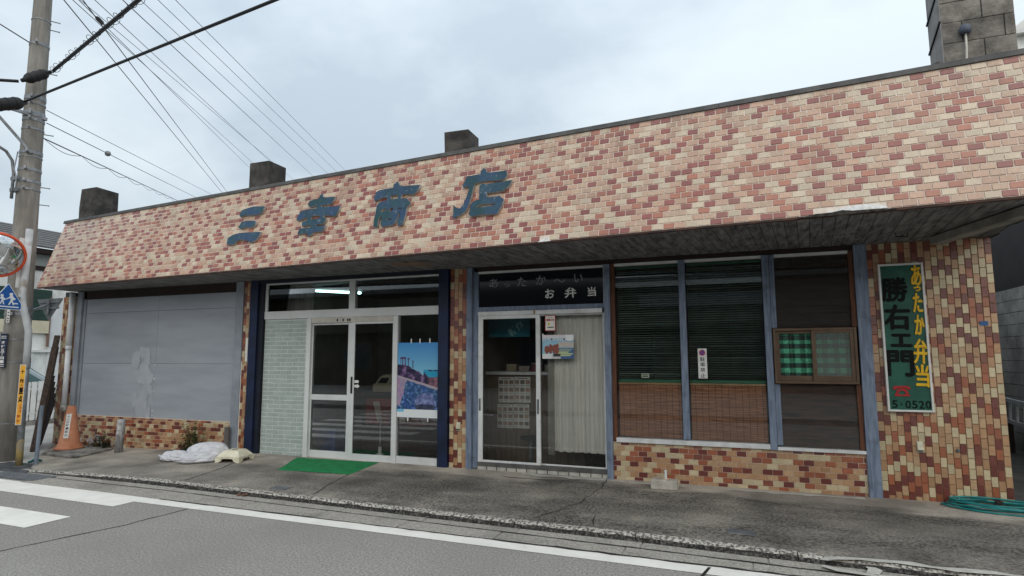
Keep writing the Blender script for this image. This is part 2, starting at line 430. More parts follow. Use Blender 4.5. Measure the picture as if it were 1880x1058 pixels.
# moss and soot collect along the kerb side of the paving, the strip by the wall stays clean
def kerb_soot(m):
    t = m.node_tree; N = t.nodes.new; L = t.links.new; bs = t.nodes['Principled BSDF']; src = bs.inputs['Base Color'].links[0].from_socket
    g = N('ShaderNodeNewGeometry'); sp_ = N('ShaderNodeSeparateXYZ'); L(g.outputs['Position'], sp_.inputs[0])
    n = N('ShaderNodeTexNoise'); n.inputs['Scale'].default_value = 1.5; n.inputs['Detail'].default_value = 8; mpv = N('ShaderNodeMapping'); mpv.inputs['Scale'].default_value = (.45, 1.3, 1); L(g.outputs['Position'], mpv.inputs[0]); L(mpv.outputs[0], n.inputs['Vector'])
    a = N('ShaderNodeMath'); a.operation = 'MULTIPLY_ADD'; a.inputs[1].default_value = 2.6; a.inputs[2].default_value = -1.3; L(n.outputs['Fac'], a.inputs[0])
    b = N('ShaderNodeMath'); b.operation = 'ADD'; L(sp_.outputs['Y'], b.inputs[0]); L(a.outputs[0], b.inputs[1])
    mr = N('ShaderNodeMapRange'); mr.inputs[1].default_value = -.22; mr.inputs[2].default_value = -.62; mr.inputs[4].default_value = .97; L(b.outputs[0], mr.inputs[0])
    xr = N('ShaderNodeMapRange'); xr.inputs[1].default_value = -9.5; xr.inputs[2].default_value = -4.0; xr.inputs[3].default_value = .35; L(sp_.outputs['X'], xr.inputs[0])
    n2 = N('ShaderNodeTexNoise'); n2.inputs['Scale'].default_value = 38; n2.inputs['Detail'].default_value = 3; L(g.outputs['Position'], n2.inputs['Vector'])
    m2 = N('ShaderNodeMapRange'); m2.inputs[1].default_value = .36; m2.inputs[2].default_value = .6; m2.inputs[3].default_value = 1.0; m2.inputs[4].default_value = .58; L(n2.outputs['Fac'], m2.inputs[0])
    p = N('ShaderNodeMath'); p.operation = 'MULTIPLY'; L(mr.outputs[0], p.inputs[0]); L(xr.outputs[0], p.inputs[1])
    p2 = N('ShaderNodeMath'); p2.operation = 'MULTIPLY'; L(p.outputs[0], p2.inputs[0]); L(m2.outputs[0], p2.inputs[1])
    k = N('ShaderNodeMixRGB'); n3 = N('ShaderNodeTexNoise'); n3.inputs['Scale'].default_value = 1.0; n3.inputs['Detail'].default_value = 7; n3.inputs['Roughness'].default_value = .62; mp3 = N('ShaderNodeMapping'); mp3.inputs['Scale'].default_value = (.7, 1.9, 1); mp3.inputs['Location'].default_value = (4, 2, 0); L(g.outputs['Position'], mp3.inputs[0]); L(mp3.outputs[0], n3.inputs['Vector'])
    m3 = N('ShaderNodeMapRange'); m3.inputs[1].default_value = .40; m3.inputs[2].default_value = .58; m3.inputs[3].default_value = .66; m3.inputs[4].default_value = 1.0; L(n3.outputs['Fac'], m3.inputs[0])
    p3 = N('ShaderNodeMath'); p3.operation = 'MULTIPLY'; L(p2.outputs[0], p3.inputs[0]); L(m3.outputs[0], p3.inputs[1])
    L(p3.outputs[0], k.inputs[0]); L(src, k.inputs[1]); k.inputs[2].default_value = srgb(40, 38, 36)
    L(k.outputs[0], bs.inputs['Base Color'])
kerb_soot(PAVE)
KERB = mat('worn_kerb_concrete', srgb(192, 186, 177), srgb(92, 88, 83), scale=34, rough=.95, bump=1.0, bscale=60, detail=6, lo=.44, hi=.56)
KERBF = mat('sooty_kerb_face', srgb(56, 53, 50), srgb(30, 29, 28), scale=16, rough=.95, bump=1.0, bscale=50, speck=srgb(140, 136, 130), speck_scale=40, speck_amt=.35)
GUT = mat('gutter_concrete', srgb(184, 178, 169), srgb(142, 136, 128), scale=40, detail=6, lo=.34, hi=.66, rough=.9, bump=.8, bscale=80, speck=srgb(104, 99, 94), speck_scale=70, speck_amt=.45, stain=(srgb(112, 108, 104), .6), sscale=1.2, isl=.04)
SIDEC = mat('pale_ground', srgb(176, 174, 170), srgb(156, 154, 150), scale=1.2, rough=.9, bump=.3, bscale=40)
PAINTW = mat('road_paint', srgb(238, 234, 226), srgb(226, 222, 214), scale=3, rough=.7, bump=.3, bscale=90, stain=(srgb(196, 198, 199), .6), sscale=7, slo=.6, shi=.72)
TAR = mat('dark_crack_dirt', srgb(44, 43, 42), srgb(30, 29, 28), scale=9, rough=.95)

b = B(); b.face([(-300, -300, -.03), (300, -300, -.03), (300, 300, -.03), (-300, 300, -.03)])
struct(add('ground', b, mat('far_ground', srgb(128, 126, 118), srgb(104, 104, 94), scale=.2, rough=.95)))
b = B(); b.face([(-60, -8.6, 0), (60, -8.6, 0), (60, -1.0, 0), (-60, -1.0, 0)])
struct(add('road', b, ASPH))
b = B(); b.face([(-40, -1.0, .0), (-10.3, -1.95, .012), (-12.9, .2, .012), (-12.9, 30, .012), (-40, 30, .012)])
struct(add('side_street', b, SIDEC))
def strip(name, pts, wd, z, m, jag=0.0, seed=1, parent=None):
    """thin painted or cracked line along pts"""
    rr = random.Random(seed); q = []
    for (x0, y0), (x1, y1) in zip(pts, pts[1:]):
        n = max(1, int(math.hypot(x1 - x0, y1 - y0) / (.12 if jag else 50)))
        for k in range(n): q.append((x0 + (x1 - x0) * k / n, y0 + (y1 - y0) * k / n))
    q.append(pts[-1]); b = B(); A = []
    for k, (x, y) in enumerate(q):
        x1, y1 = q[min(k + 1, len(q) - 1)]; x0, y0 = q[max(k - 1, 0)]
        d = math.hypot(x1 - x0, y1 - y0) or 1; nx, ny = -(y1 - y0) / d, (x1 - x0) / d
        o = rr.uniform(-jag, jag); h = wd / 2 * (rr.uniform(.5, 1.4) if jag else 1)
        zz = z(x, y) if callable(z) else z
        A.append(((x + nx * (o + h), y + ny * (o + h), zz), (x + nx * (o - h), y + ny * (o - h), zz)))
    for (a, c), (a2, c2) in zip(A, A[1:]): b.face([a, c, c2, a2])
    return add(name, b, m, parent)
# road markings
def line_y(x): return -2.585 - 0.0165 * (x + 6.78)
mk = bpy.data.objects.new('road_marking', None); COL.objects.link(mk); struct(mk)
b = B(); b.face([(-6.785, line_y(-6.78), .004), (-6.7915, -2.775, .004), (9, line_y(9) - .20, .004), (9, line_y(9), .004)]); add('edge_line', b, PAINTW, mk)
for k in range(7):
    y1 = -2.52 - .91 * k if k else -2.50; y0 = -2.99 - .91 * k
    b = B()
    b.face([(-10.6, y1 + (.02 if k else .03), .004), (-10.6, y0 + .07, .004), (-6.80, y0 - .035, .004), (-6.79 if k else -6.785, y1 - .06 if k else line_y(-6.78), .004)])
    add('stripe', b, PAINTW, mk)
strip('crack', [(-5.9, -2.80), (-5.95, -3.5), (-6.2, -4.47), (-6.7, -6.5)], .018, .003, TAR, .012, 3, mk)
strip('crack', [(-.33, -2.72), (-.38, -2.95), (-.5, -3.4)], .02, .006, TAR, .012, 5, mk)

# gutter slabs, two rows
def kerb_y(x):   # kerb edge line
    P = [(-13, -1.93), (-10.1, -1.98), (-7.3, -2.0), (-4.55, -2.11), (-2.47, -2.19), (-.94, -2.22), (.55, -2.31), (9, -2.55)]
    for (a, c), (a2, c2) in zip(P, P[1:]):
        if x <= a2: return c + (c2 - c) * (x - a) / (a2 - a)
    return P[-1][1]
gt = bpy.data.objects.new('gutter', None); COL.objects.link(gt); struct(gt)
x = -9.2; xs = [x]
while x < 8.5:
    x += rnd.choice([1.05, 1.12, 1.2, 1.6]); xs.append(x)
for x0, x1 in zip(xs, xs[1:]):
    for r in range(2):
        f = (lambda q: kerb_y(q) - .055) if r == 0 else (lambda q: kerb_y(q) - .225)
        g = (lambda q: kerb_y(q) - .215) if r == 0 else (lambda q: line_y(q) + .012)
        z = .009 + rnd.uniform(0, .004); e = .006
        b = B(); sh = .0 if r == 0 else .12
        b.hull8([(x0 + e - sh, f(x0), -.05), (x1 - e - sh, f(x1), -.05), (x1 - e - sh, g(x1), -.05), (x0 + e - sh, g(x0), -.05),
                 (x0 + e - sh, f(x0), z), (x1 - e - sh, f(x1), z), (x1 - e - sh, g(x1), z - .004), (x0 + e - sh, g(x0), z - .004)])
        add('gutter_slab', b, GUT, gt, bevel=.004)
strip('joint_dirt', [(x_, line_y(x_) + .006) for x_ in (-6.6, -4, -2, 0, 2, 5, 8.5)], .034, .0075, TAR, .009, 11, gt)
strip('joint_dirt', [(x_, kerb_y(x_) - .22) for x_ in (-9.2, -7, -4, -2, 0, 2, 5, 8.5)], .022, .0125, TAR, .006, 12, gt)

# paving slab with a worn kerb edge
b = B(); xs_ = [-12.9, -11.6, -10.25] + [-10 + .5 * k for k in range(0, 38)] + [9.0]
def top_y(q): return max(kerb_y(q), -2.6) if q > -10.2 else {(-12.9): -.55, (-11.6): -.95}.get(q, -1.9)
for x0, x1 in zip(xs_, xs_[1:]):
    ya, yb = top_y(x0) + .05, top_y(x1) + .05
    n = 6
    for j in range(n):
        p = lambda q, ye, t: (q, .35 + (ye - .35) * t, pav_z(q, .35 + (ye - .35) * t))
        b.face([p(x0, ya, j / n), p(x1, yb, j / n), p(x1, yb, (j + 1) / n), p(x0, ya, (j + 1) / n)])
struct(add('pavement', b, PAVE))
pv = COL.objects['pavement']
kb = bpy.data.objects.new('kerb', None); COL.objects.link(kb); struct(kb)
x0 = -10.25; rr = random.Random(4)
segs = [-10.25, -8.9, -7.75, -6.3, -5.05, -3.6, -2.2, -1.0, .35, 1.9, 3.4, 5, 6.6, 8.2]
for x0, x1 in zip(segs, segs[1:]):
    b = B(); n = 14; rows = []
    for k in range(n + 1):
        q = x0 + .004 + (x1 - x0 - .008) * k / n; y = kerb_y(q); j = rr.uniform(-.007, .007)
        zt = pav_z(q, y) + .002
        rows.append([(q, y + .055, zt + .001), (q, y + .004 + j, zt - .002 + j * .3), (q, y - .022 + j, zt - .020 + j * .4), (q, y - .045 + j, max(zt - .06, -.005)), (q, y - .052, -.02)])
    for p, r_ in zip(rows, rows[1:]):
        for j in range(4):
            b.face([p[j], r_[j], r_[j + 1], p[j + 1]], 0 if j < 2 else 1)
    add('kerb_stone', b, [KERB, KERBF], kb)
cz = lambda q, y: pav_z(q, y) + .003
strip('crack', [(-1.72, -.06), (-1.7, -.6), (-1.78, -1.35), (-2.0, -1.95)], .013, cz, TAR, .02, 21, pv)
strip('crack', [(-1.5, -1.75), (-1.42, -2.1)], .012, cz, TAR, .012, 22, pv)
strip('crack', [(-5.15, -.9), (-5.0, -1.5), (-4.85, -1.97)], .016, cz, TAR, .01, 23, pv)
strip('crack', [(-7.45, -.45), (-7.2, -1.1), (-7.0, -1.9)], .014, cz, TAR, .01, 24, pv)
strip('crack', [(-11.2, -.95), (-10.7, -.55), (-10.35, -.2)], .02, cz, mat('white_scrape', srgb(190, 186, 180), rough=.9), .008, 25, pv)
strip('stain', [(-3.1, -.33), (-2.6, -.37), (-2.2, -.32), (-1.8, -.36)], .035, cz, mat('wet_stain', srgb(66, 62, 59), srgb(88, 84, 79), scale=9, rough=.8), .02, 26, pv)
PALE = mat('cement_smear', srgb(198, 194, 186), srgb(172, 168, 160), scale=9, rough=.9, bump=.4)
strip('cement_smear', [(-2.9, -.10), (-1.8, -.13), (-.6, -.16), (.5, -.12), (1.2, -.10)], .10, cz, PALE, .035, 27, pv)
# white cement patch over the kerb at the near end
for k, pts in enumerate(([(.53, -2.42), (.6, -2.33), (.8, -2.29), (1.3, -2.31), (2.2, -2.33), (4, -2.4)], [(.53, -2.42), (.62, -2.50), (.85, -2.53), (1.5, -2.56)], [(.86, -2.30), (.9, -2.40), (.85, -2.52)], [(1.5, -2.33), (1.55, -2.55)])):
    strip('cement_patch', pts, .075, .071 if k == 0 else .03, PALE, .02, 30 + k, kb)

# ------------------------------------------------------------------ the shop
shop = thing('shop_building', 'long single storey shop clad in red and cream tiles with leaning tiled frieze', 'shop building')

FA = R(5.414)
DU = Vector((math.cos(FA), -math.sin(FA), 0)); NFV = Vector((math.sin(FA), math.cos(FA), 0))
FP0 = NFV * (-1.76) + Vector((0, 0, 3.0))
SV = (NFV * .34 + Vector((0, 0, 1.37))); FL = SV.length; SV.normalize()
FN = DU.cross(SV)          # outward, towards the street
if FN.y > 0: FN = -FN
def fpt(u, s, d=0.0):
    # the frieze's lower edge creeps forward by a few cm at the far end
    return FP0 + DU * u + SV * s + FN * (d + (max(0, -u - 6.0) * .012) * max(0, 1 - s / 1.3))

def tile_proto(wd, ht, m, th=.007):
    b = B(); c = .0022; x, y = wd / 2, ht / 2
    p = [(-x, -y, -.004), (x, -y, -.004), (x, y, -.004), (-x, y, -.004), (-x, -y, th - c), (x, -y, th - c), (x, y, th - c), (-x, y, th - c),
         (-x + c, -y + c, th), (x - c, -y + c, th), (x - c, y - c, th), (-x + c, y - c, th)]
    for f in ((0, 1, 5, 4), (1, 2, 6, 5), (2, 3, 7, 6), (3, 0, 4, 7), (4, 5, 9, 8), (5, 6, 10, 9), (6, 7, 11, 10), (7, 4, 8, 11), (8, 9, 10, 11)):
        b.face([p[k] for k in f])
    return b

def pick_tiles(n, m_, rr):
    """random colours, avoiding long runs of the dark ones"""
    g = []
    for j in range(m_):
        row = []
        for i in range(n):
            k = rr.choices(range(6), TW)[0]
            if k < 2 and row and row[-1] < 2 and (rr.random() < .62 or (len(row) > 1 and row[-2] < 2)): k = rr.choice([3, 3, 4, 5])
            if k < 2 and j:
                near = [g[-1][q] for q in (i, i + (1 if j % 2 == 0 else -1)) if 0 <= q < len(g[-1])]
                if any(q < 2 for q in near) and rr.random() < .55: k = rr.choice([2, 3, 4, 5])
            row.append(k)
        g.append(row)
    return g

def lay_tiles(parent, name, P, U, V, pu, pv_, gap, upright, singles, seed, mats=None, weights=None, skip=None, th=.007, uphase=0.0, vis=None, restname='tile_remainder'):
    """running-bond tiles over U x V of a surface P(u, v, d); the largest in view are objects, the rest is one mesh"""
    rr = random.Random(seed); mats = mats or TILES; one_kind = len(mats) == 1
    (u0, u1), (v0, v1) = U, V
    cells = []
    if upright:
        nc = int(math.ceil((u1 - u0) / pu - 1e-6)); nr = int((v1 - v0) / pv_) + 3
        g = pick_tiles(nc, nr, rr)
        for i in range(nc):
            for j in range(nr):
                a0, a1 = u0 + i * pu, min(u0 + (i + 1) * pu, u1)
                c0 = v0 + (j - (.5 if i % 2 else .12)) * pv_; c1 = c0 + pv_
                cells.append((a0, a1, max(c0, v0), min(c1, v1), g[j][i]))
    else:
        nr = int(math.ceil((v1 - v0) / pv_ - 1e-6)); nc = int((u1 - u0) / pu) + 3
        g = pick_tiles(nc, nr, rr)
        for j in range(nr):
            for i in range(nc):
                a0 = u0 + (i - (.5 if j % 2 else 0) - uphase) * pu; a1 = a0 + pu
                cells.append((max(a0, u0), min(a1, u1), v0 + j * pv_, min(v0 + (j + 1) * pv_, v1), g[j][i]))
    full, part = [], []
    for a0, a1, c0, c1, k in cells:
        if a1 - a0 < .014 or c1 - c0 < .012: continue
        if skip and skip((a0 + a1) / 2, (c0 + c1) / 2): continue
        k = 0 if one_kind else k
        (full if (a1 - a0 > pu - 1e-4 and c1 - c0 > pv_ - 1e-4) else part).append((a0, a1, c0, c1, k))
    C0 = Vector((0, -8, 1.7))
    vis = vis or (lambda u, v: True)
    full.sort(key=lambda q: (0 if vis((q[0] + q[1]) / 2, (q[2] + q[3]) / 2) else 1, (Vector(P((q[0] + q[1]) / 2, (q[2] + q[3]) / 2, 0)) - C0).length))
    one, rest = full[:singles], full[singles:] + part
    protos = {}
    for a0, a1, c0, c1, k in one:
        if k not in protos: protos[k] = tile_proto(pu - gap, pv_ - gap, mats[k], th).mesh(name, mats[k])
        c = Vector(P((a0 + a1) / 2, (c0 + c1) / 2, 0)); ex = (Vector(P(a1, (c0 + c1) / 2, 0)) - Vector(P(a0, (c0 + c1) / 2, 0))).normalized()
        ey = (Vector(P((a0 + a1) / 2, c1, 0)) - Vector(P((a0 + a1) / 2, c0, 0))).normalized(); ez = ex.cross(ey).normalized()
        o = link(name, protos[k], parent)
        Mx = Matrix((ex, ey, ez)).transposed().to_4x4()
        Mx = Mx @ Matrix.Rotation(rr.gauss(0, .006), 4, 'Z') @ Matrix.Rotation(rr.gauss(0, .010), 4, 'X') @ Matrix.Rotation(rr.gauss(0, .010), 4, 'Y')
        Mx.translation = c + ez * rr.uniform(-.001, .001)
        o.matrix_local = Mx
    if rest:
        b = B(); h = gap / 2; ch = .0022
        for a0, a1, c0, c1, k in rest:
            d = th + rr.uniform(-.0012, .0012); t1, t2 = rr.gauss(0, .0007), rr.gauss(0, .0007)
            a0 += h; a1 -= h; c0 += h; c1 -= h
            lo = [P(a0, c0, -.004), P(a1, c0, -.004), P(a1, c1, -.004), P(a0, c1, -.004)]
            hi = [P(a0 + ch, c0 + ch, d + t1), P(a1 - ch, c0 + ch, d + t2), P(a1 - ch, c1 - ch, d - t1), P(a0 + ch, c1 - ch, d - t2)]
            i = len(b.v); b.v += [tuple(q) for q in lo + hi]
            for f in ((4, 5, 6, 7), (0, 1, 5, 4), (1, 2, 6, 5), (2, 3, 7, 6), (3, 0, 4, 7)):
                b.f.append(tuple(i + q for q in f)); b.m.append(k)
        stuff(add(restname, b, mats, parent))

# --- structural shell (dark, unseen rooms behind the glass) as walls
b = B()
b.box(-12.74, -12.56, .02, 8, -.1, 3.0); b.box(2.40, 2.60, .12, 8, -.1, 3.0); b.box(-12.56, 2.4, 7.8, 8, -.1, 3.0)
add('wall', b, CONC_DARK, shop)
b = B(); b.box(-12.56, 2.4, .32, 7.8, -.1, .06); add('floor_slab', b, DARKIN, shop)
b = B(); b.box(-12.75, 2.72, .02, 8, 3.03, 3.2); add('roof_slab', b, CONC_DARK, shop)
b = B()
for xx in (-8.0, -3.95, -1.69): b.box(xx - .05, xx + .05, .10, 4.0, .06, 3.03)
b.box(-12.5, 2.4, 4.0, 4.1, .06, 3.03)
add('partition', b, WALLIN, shop)

# --- frieze
fr = link('frieze', None, shop)
U0, U1 = -12.40, 2.72
b = B()
n = 30
for k in range(n):
    a0, a1 = U0 + (U1 - U0) * k / n, U0 + (U1 - U0) * (k + 1) / n
    b.face([fpt(a0, 0, 0), fpt(a1, 0, 0), fpt(a1, FL, 0), fpt(a0, FL, 0)])
fb = fpt(U0, 0, 0); ft = fpt(U0, FL, 0)
b.face([fb, ft, ft + NFV * .5, fb + NFV * .5])
fb = fpt(U1, 0, 0); ft = fpt(U1, FL, 0)
b.face([fb, ft, ft + NFV * .5, fb + NFV * .5])
add('grout_bed', b, GROUT_L, fr)
def hole(u, v): return (v < .055 and .86 < u < 1.40) or (v < .05 and -1.98 < u < -1.86)
lay_tiles(fr, 'frieze_tile', fpt, (U0, U1), (0.004, FL - .012), .1172, .0686, .0095, False, 300, 11, skip=hole, vis=lambda u, v: u < 2.3 + v * .13)
# end returns (narrow)
b = B(); n = 30
for k in range(n):
    a0, a1 = U0 + (U1 - U0) * k / n, U0 + (U1 - U0) * (k + 1) / n
    p0, p1 = fpt(a0, .002, .004), fpt(a1, .002, .004)
    b.hull8([p0 - Vector((0, 0, .022)), p1 - Vector((0, 0, .022)), p1 + NFV * .05 - Vector((0, 0, .022)), p0 + NFV * .05 - Vector((0, 0, .022)), p0, p1, p1 + NFV * .05, p0 + NFV * .05])
add('drip_edge', b, mat('dark_tile_edge', srgb(84, 52, 40), srgb(44, 32, 28), scale=9, rough=.6, stretch=(1, 1, 1)), fr)
# top capping in lengths
seg = [U0 - .06, -9.3, -6.2, -3.1, 0.0, U1 + .05]
for a0, a1 in zip(seg, seg[1:]):
    b = B(); e = .0015
    lo = [fpt(a0 + e, FL - .035, .022), fpt(a1 - e, FL - .035, .022)]
    hi = [fpt(a0 + e, FL + .022, .022), fpt(a1 - e, FL + .022, .022)]
    bk = [q + NFV * .42 for q in hi]; bl = [q + NFV * .42 for q in lo]
    b.hull8([lo[0], lo[1], bl[1], bl[0], hi[0], hi[1], bk[1], bk[0]])
    add('capping', b, CAPM, fr)
# broken edge showing the white mortar bed
b = B(); rr = random.Random(9)
pts = [(.80, -.012), (.92, .012), (1.02, .03), (1.10, .058), (1.22, .064), (1.33, .058), (1.42, .03), (1.47, .004), (1.3, -.012), (1.1, -.016), (.95, -.014)]
b.prism(pts, lambda a, c, d: fpt(a + rr.uniform(-.006, .006), c, d), -.02, .004)
add('exposed_mortar', b, mat('white_mortar', srgb(240, 240, 238), srgb(214, 212, 208), scale=22, rough=.9, bump=1, bscale=40), fr)
b = B(); b.prism([(.70, -.016), (.86, .012), (.98, .012), (1.08, .026), (1.16, .012), (1.42, .004), (1.5, -.012), (1.2, -.02)], lambda a, c, d: fpt(a, c, d), -.01, .011)
add('broken_edge', b, mat('broken_black_edge', srgb(36, 32, 30), srgb(70, 64, 58), scale=30, rough=.95, bump=1, bscale=50), fr)
b = B(); b.prism([(-1.99, -.006), (-1.93, .03), (-1.86, .036), (-1.83, -.004)], lambda a, c, d: fpt(a, c, d), -.01, .006)
add('exposed_mortar', b, MATS['white_mortar'], fr)

# --- soffit boards
sf = link('soffit', None, shop)
pitch = .1135
u = -12.36
k = 0
def wall_v(u): return (u * math.sin(FA)) / math.cos(FA)      # where the wall plane y=0 lies in frieze axes
while u < 2.62:
    v0 = -1.735; v1 = wall_v(u + pitch / 2) + .0
    v1 = max(v1, v0 + .06)
    b = B(); z = 3.0 + rnd.uniform(-.0015, .0015); e = .003
    q = [DU * (u + e) + NFV * v0, DU * (u + pitch - e) + NFV * v0, DU * (u + pitch - e) + NFV * (v1 + .05), DU * (u + e) + NFV * (v1 + .05)]
    b.hull8([(p.x, p.y, z) for p in q] + [(p.x, p.y, z + .012) for p in q])
    add('soffit_board', b, SOFFIT, sf)
    u += pitch
b = B()
q = [DU * U0 + NFV * -1.74, DU * 2.66 + NFV * -1.74, DU * 2.66 + NFV * .4, DU * U0 + NFV * (-1.0)]
b.face([(p.x, p.y, 3.022) for p in q]); add('soffit_backing', b, BLACK, sf)
b = B(); b.face([(-4.66, -.80, 2.996), (-4.40, -.90, 2.996), (-4.16, -.86, 2.996), (-4.08, -.62, 2.996), (-4.14, -.42, 2.996), (-4.36, -.44, 2.996), (-4.5, -.52, 2.996), (-4.64, -.5, 2.996)][::-1])
add('bare_patch', b, mat('bare_brown_board', srgb(150, 128, 108), srgb(104, 84, 68), scale=8, rough=.9), sf)
b = B()
for p0, p1 in (((.81, -.90), (1.31, -.92)), ((1.31, -.92), (1.30, -.47)), ((1.30, -.47), (.82, -.46)), ((.82, -.46), (.81, -.90))):
    b.beam((p0[0], p0[1], 2.994), (p1[0], p1[1], 2.994), .02, .012)
add('access_hatch', b, MATS['weathered_soffit_paint'], sf)
b = B(); b.beam((2.03, -.26, 2.945), (2.40, -1.66, 2.945), .13, .09)
add('batten', b, mat('faded_batten', srgb(150, 146, 138), srgb(120, 116, 108), scale=4, rough=.7), sf, bevel=.01)
b = B(); b.tube([(1.58, -.62, 3.0), (1.58, -.62, 2.96), (1.64, -.66, 2.955)], .006, 6); b.tube([(1.70, -.58, 3.0), (1.70, -.58, 2.96), (1.62, -.60, 2.957)], .006, 6)
add('wire_hook', b, BLACK, sf)
# --- header beam above the openings
for q in ((-3.62, 1.258, .0, .10, 2.937, 2.998), (-12.19, -8.22, .03, .14, 2.835, 2.998)):
    b = B(); b.box(*q); add('header_beam', b, DARKWOOD, shop)

WP = lambda u, v, d: Vector((u, .006 - d, v))
def tiled_wall(name, tname, U, V, upright, singles, seed, grout, pu, pv_, **kw):
    p = link(name, None, shop)
    b = B(); b.box(U[0], U[1], .006, .10, V[0] - .12, V[1]); add('grout_bed', b, grout, p)
    lay_tiles(p, tname, WP, U, V, pu, pv_, .005, upright, singles, seed, mats=SHADED_TILES, **kw)
    return p
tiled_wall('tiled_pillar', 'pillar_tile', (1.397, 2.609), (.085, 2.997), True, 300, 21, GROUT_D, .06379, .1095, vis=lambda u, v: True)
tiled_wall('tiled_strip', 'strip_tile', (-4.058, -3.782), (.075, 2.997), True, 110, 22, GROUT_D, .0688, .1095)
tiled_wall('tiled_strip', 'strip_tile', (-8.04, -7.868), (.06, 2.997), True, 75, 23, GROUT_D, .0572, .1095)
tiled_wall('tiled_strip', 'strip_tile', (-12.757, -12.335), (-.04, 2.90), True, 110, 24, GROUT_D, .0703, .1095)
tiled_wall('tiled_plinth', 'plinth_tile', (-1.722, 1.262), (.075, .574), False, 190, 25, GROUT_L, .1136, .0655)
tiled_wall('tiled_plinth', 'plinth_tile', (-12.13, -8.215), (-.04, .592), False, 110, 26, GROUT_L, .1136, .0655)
# pale efflorescence on the left plinth
b = B(); rr = random.Random(3)
for k in range(46):
    cx, cz_ = rr.gauss(-11.55, .28), rr.gauss(.08, .09)
    if cz_ < -.02 or cx < -12.05: continue
    r0 = rr.uniform(.02, .07); n = 7
    b.face([(cx + r0 * rr.uniform(.5, 1.3) * math.cos(2 * math.pi * j / n), -.0035 - .0004 * (k % 5), cz_ + r0 * .6 * rr.uniform(.5, 1.3) * math.sin(2 * math.pi * j / n)) for j in range(n)])
add('efflorescence', b, mat('lime_bloom', srgb(205, 200, 198), srgb(180, 172, 168), scale=20, rough=.95), shop)
# pillar's rear corner trim
b = B(); b.box(2.61, 2.64, .10, .14, .1, 2.42); add('corner_trim', b, CONC_DARK, shop)

# --- blue-grey timber posts
def post(x0, x1, z0, z1, y0=-.03, y1=.09, m=BLUEPAINT, name='post'):
    b = B(); b.box(x0, x1, y0, y1, z0, z1); return add(name, b, m, shop, bevel=.004)
post(1.262, 1.396, .085, 2.996)
post(-1.729, -1.648, .08, 2.935)
post(-3.779, -3.692, .07, 2.996)
post(-3.690, -3.605, .11, 2.935, .02, .10)
post(.256, .334, .57, 2.935)
post(.336, .398, .627, 1.357, .0, .08); post(.336, .398, 2.027, 2.935, .0, .08)
post(-.750, -.667, .645, 2.937, -.02, .07)
post(-1.646, -1.590, .577, 2.935, .005, .09, BROWNWOOD, 'jamb')
post(1.207, 1.260, .612, 1.357, .0, .09, BROWNWOOD, 'jamb'); post(1.207, 1.260, 2.027, 2.935, .0, .09, BROWNWOOD, 'jamb')
# boarded bay frame
post(-12.336, -12.192, -.03, 2.985, -.01, .10, GREYPAINT); post(-12.191, -12.128, .0, 2.985, .03, .12, GREYPAINT)
post(-8.214, -8.045, .06, 2.997, -.02, .10, GREYPAINT)
b = B(); b.box(-8.05, -8.032, -.004, .02, .07, 1.62); b.box(-7.955, -7.91, -.012, .0, 1.62, 2.02); add('trim_strip', b, WHITE, shop)
bd = link('boarding', None, shop)
for x0, x1 in ((-12.128, -10.149), (-10.142, -8.214)):
    for z0, z1 in ((.594, 1.5735), (1.5775, 2.557), (2.561, 2.833)):
        b = B(); y = .05 + rnd.uniform(-.003, .003); b.box(x0, x1, y, y + .012, z0, z1); add('plywood_sheet', b, BOARD, bd, bevel=.002)
b = B(); rr = random.Random(12)
for k in range(34):
    cx, cz_ = rr.gauss(-10.42, .10), rr.uniform(.66, 1.80); cx = min(cx, -10.24)
    if 1.52 < cz_ < 1.60: cz_ -= .15
    wv = rr.uniform(.05, .14); hv = rr.uniform(.06, .16); n = 9
    q = [(min(cx + wv * rr.uniform(.6, 1.2) * math.cos(6.283 * i / n), -10.155), -.00012 * k + .0464, cz_ + hv * rr.uniform(.6, 1.2) * math.sin(6.283 * i / n)) for i in range(n)]
    if all(abs(p[2] - 1.5755) > .004 for p in q): b.face(q)
add('paint_patch', b, mat('fresh_grey_paint', srgb(170, 175, 182), srgb(160, 166, 174), scale=5, rough=.6), bd)
b = B()
for zz, r0 in ((1.30, .018), (1.08, .012), (.72, .016), (.64, .012), (1.56, .012)): b.lathe([(0, .004), (r0, .002), (r0, 0)], (-10.142, .045, zz), 8, axis=(0, -1, 0))
add('paint_drip', b, WHITE, bd)

# --- sill rails
for q in ((-1.60, .255, -.035, .09, .577, .634), (.335, 1.26, -.035, .09, .572, .609)):
    b = B(); b.box(*q); add('window_sill', b, ALUW, shop, bevel=.004)
for q in ((-1.588, -.751, .0, .07, 2.902, 2.936), (-.666, .256, .0, .07, 2.902, 2.936), (.40, 1.206, .0, .07, 2.900, 2.936)):
    b = B(); b.box(*q); add('head_rail', b, ALU, shop)

def pane(parent, x0, x1, z0, z1, y, m=GLASS, name='pane'):
    b = B(); b.box(x0, x1, y, y + .005, z0, z1); return add(name, b, m, parent)
def frame(parent, x0, x1, z0, z1, y0, y1, m, l=.04, r=.04, t=.04, bt=.04, name='frame'):
    b = B(); b.box(x0, x0 + l, y0, y1, z0, z1); b.box(x1 - r, x1, y0, y1, z0, z1); b.box(x0 + l, x1 - r, y0 + .002, y1, z1 - t, z1); b.box(x0 + l, x1 - r, y0 + .002, y1, z0, z0 + bt)
    return add(name, b, m, parent, bevel=.003)

# --- fixed windows
for x0, x1 in ((-1.588, -.751), (-.666, .255)):
    wn = link('window', None, shop); pane(wn, x0, x1, .636, 2.900, .04, GLASS)
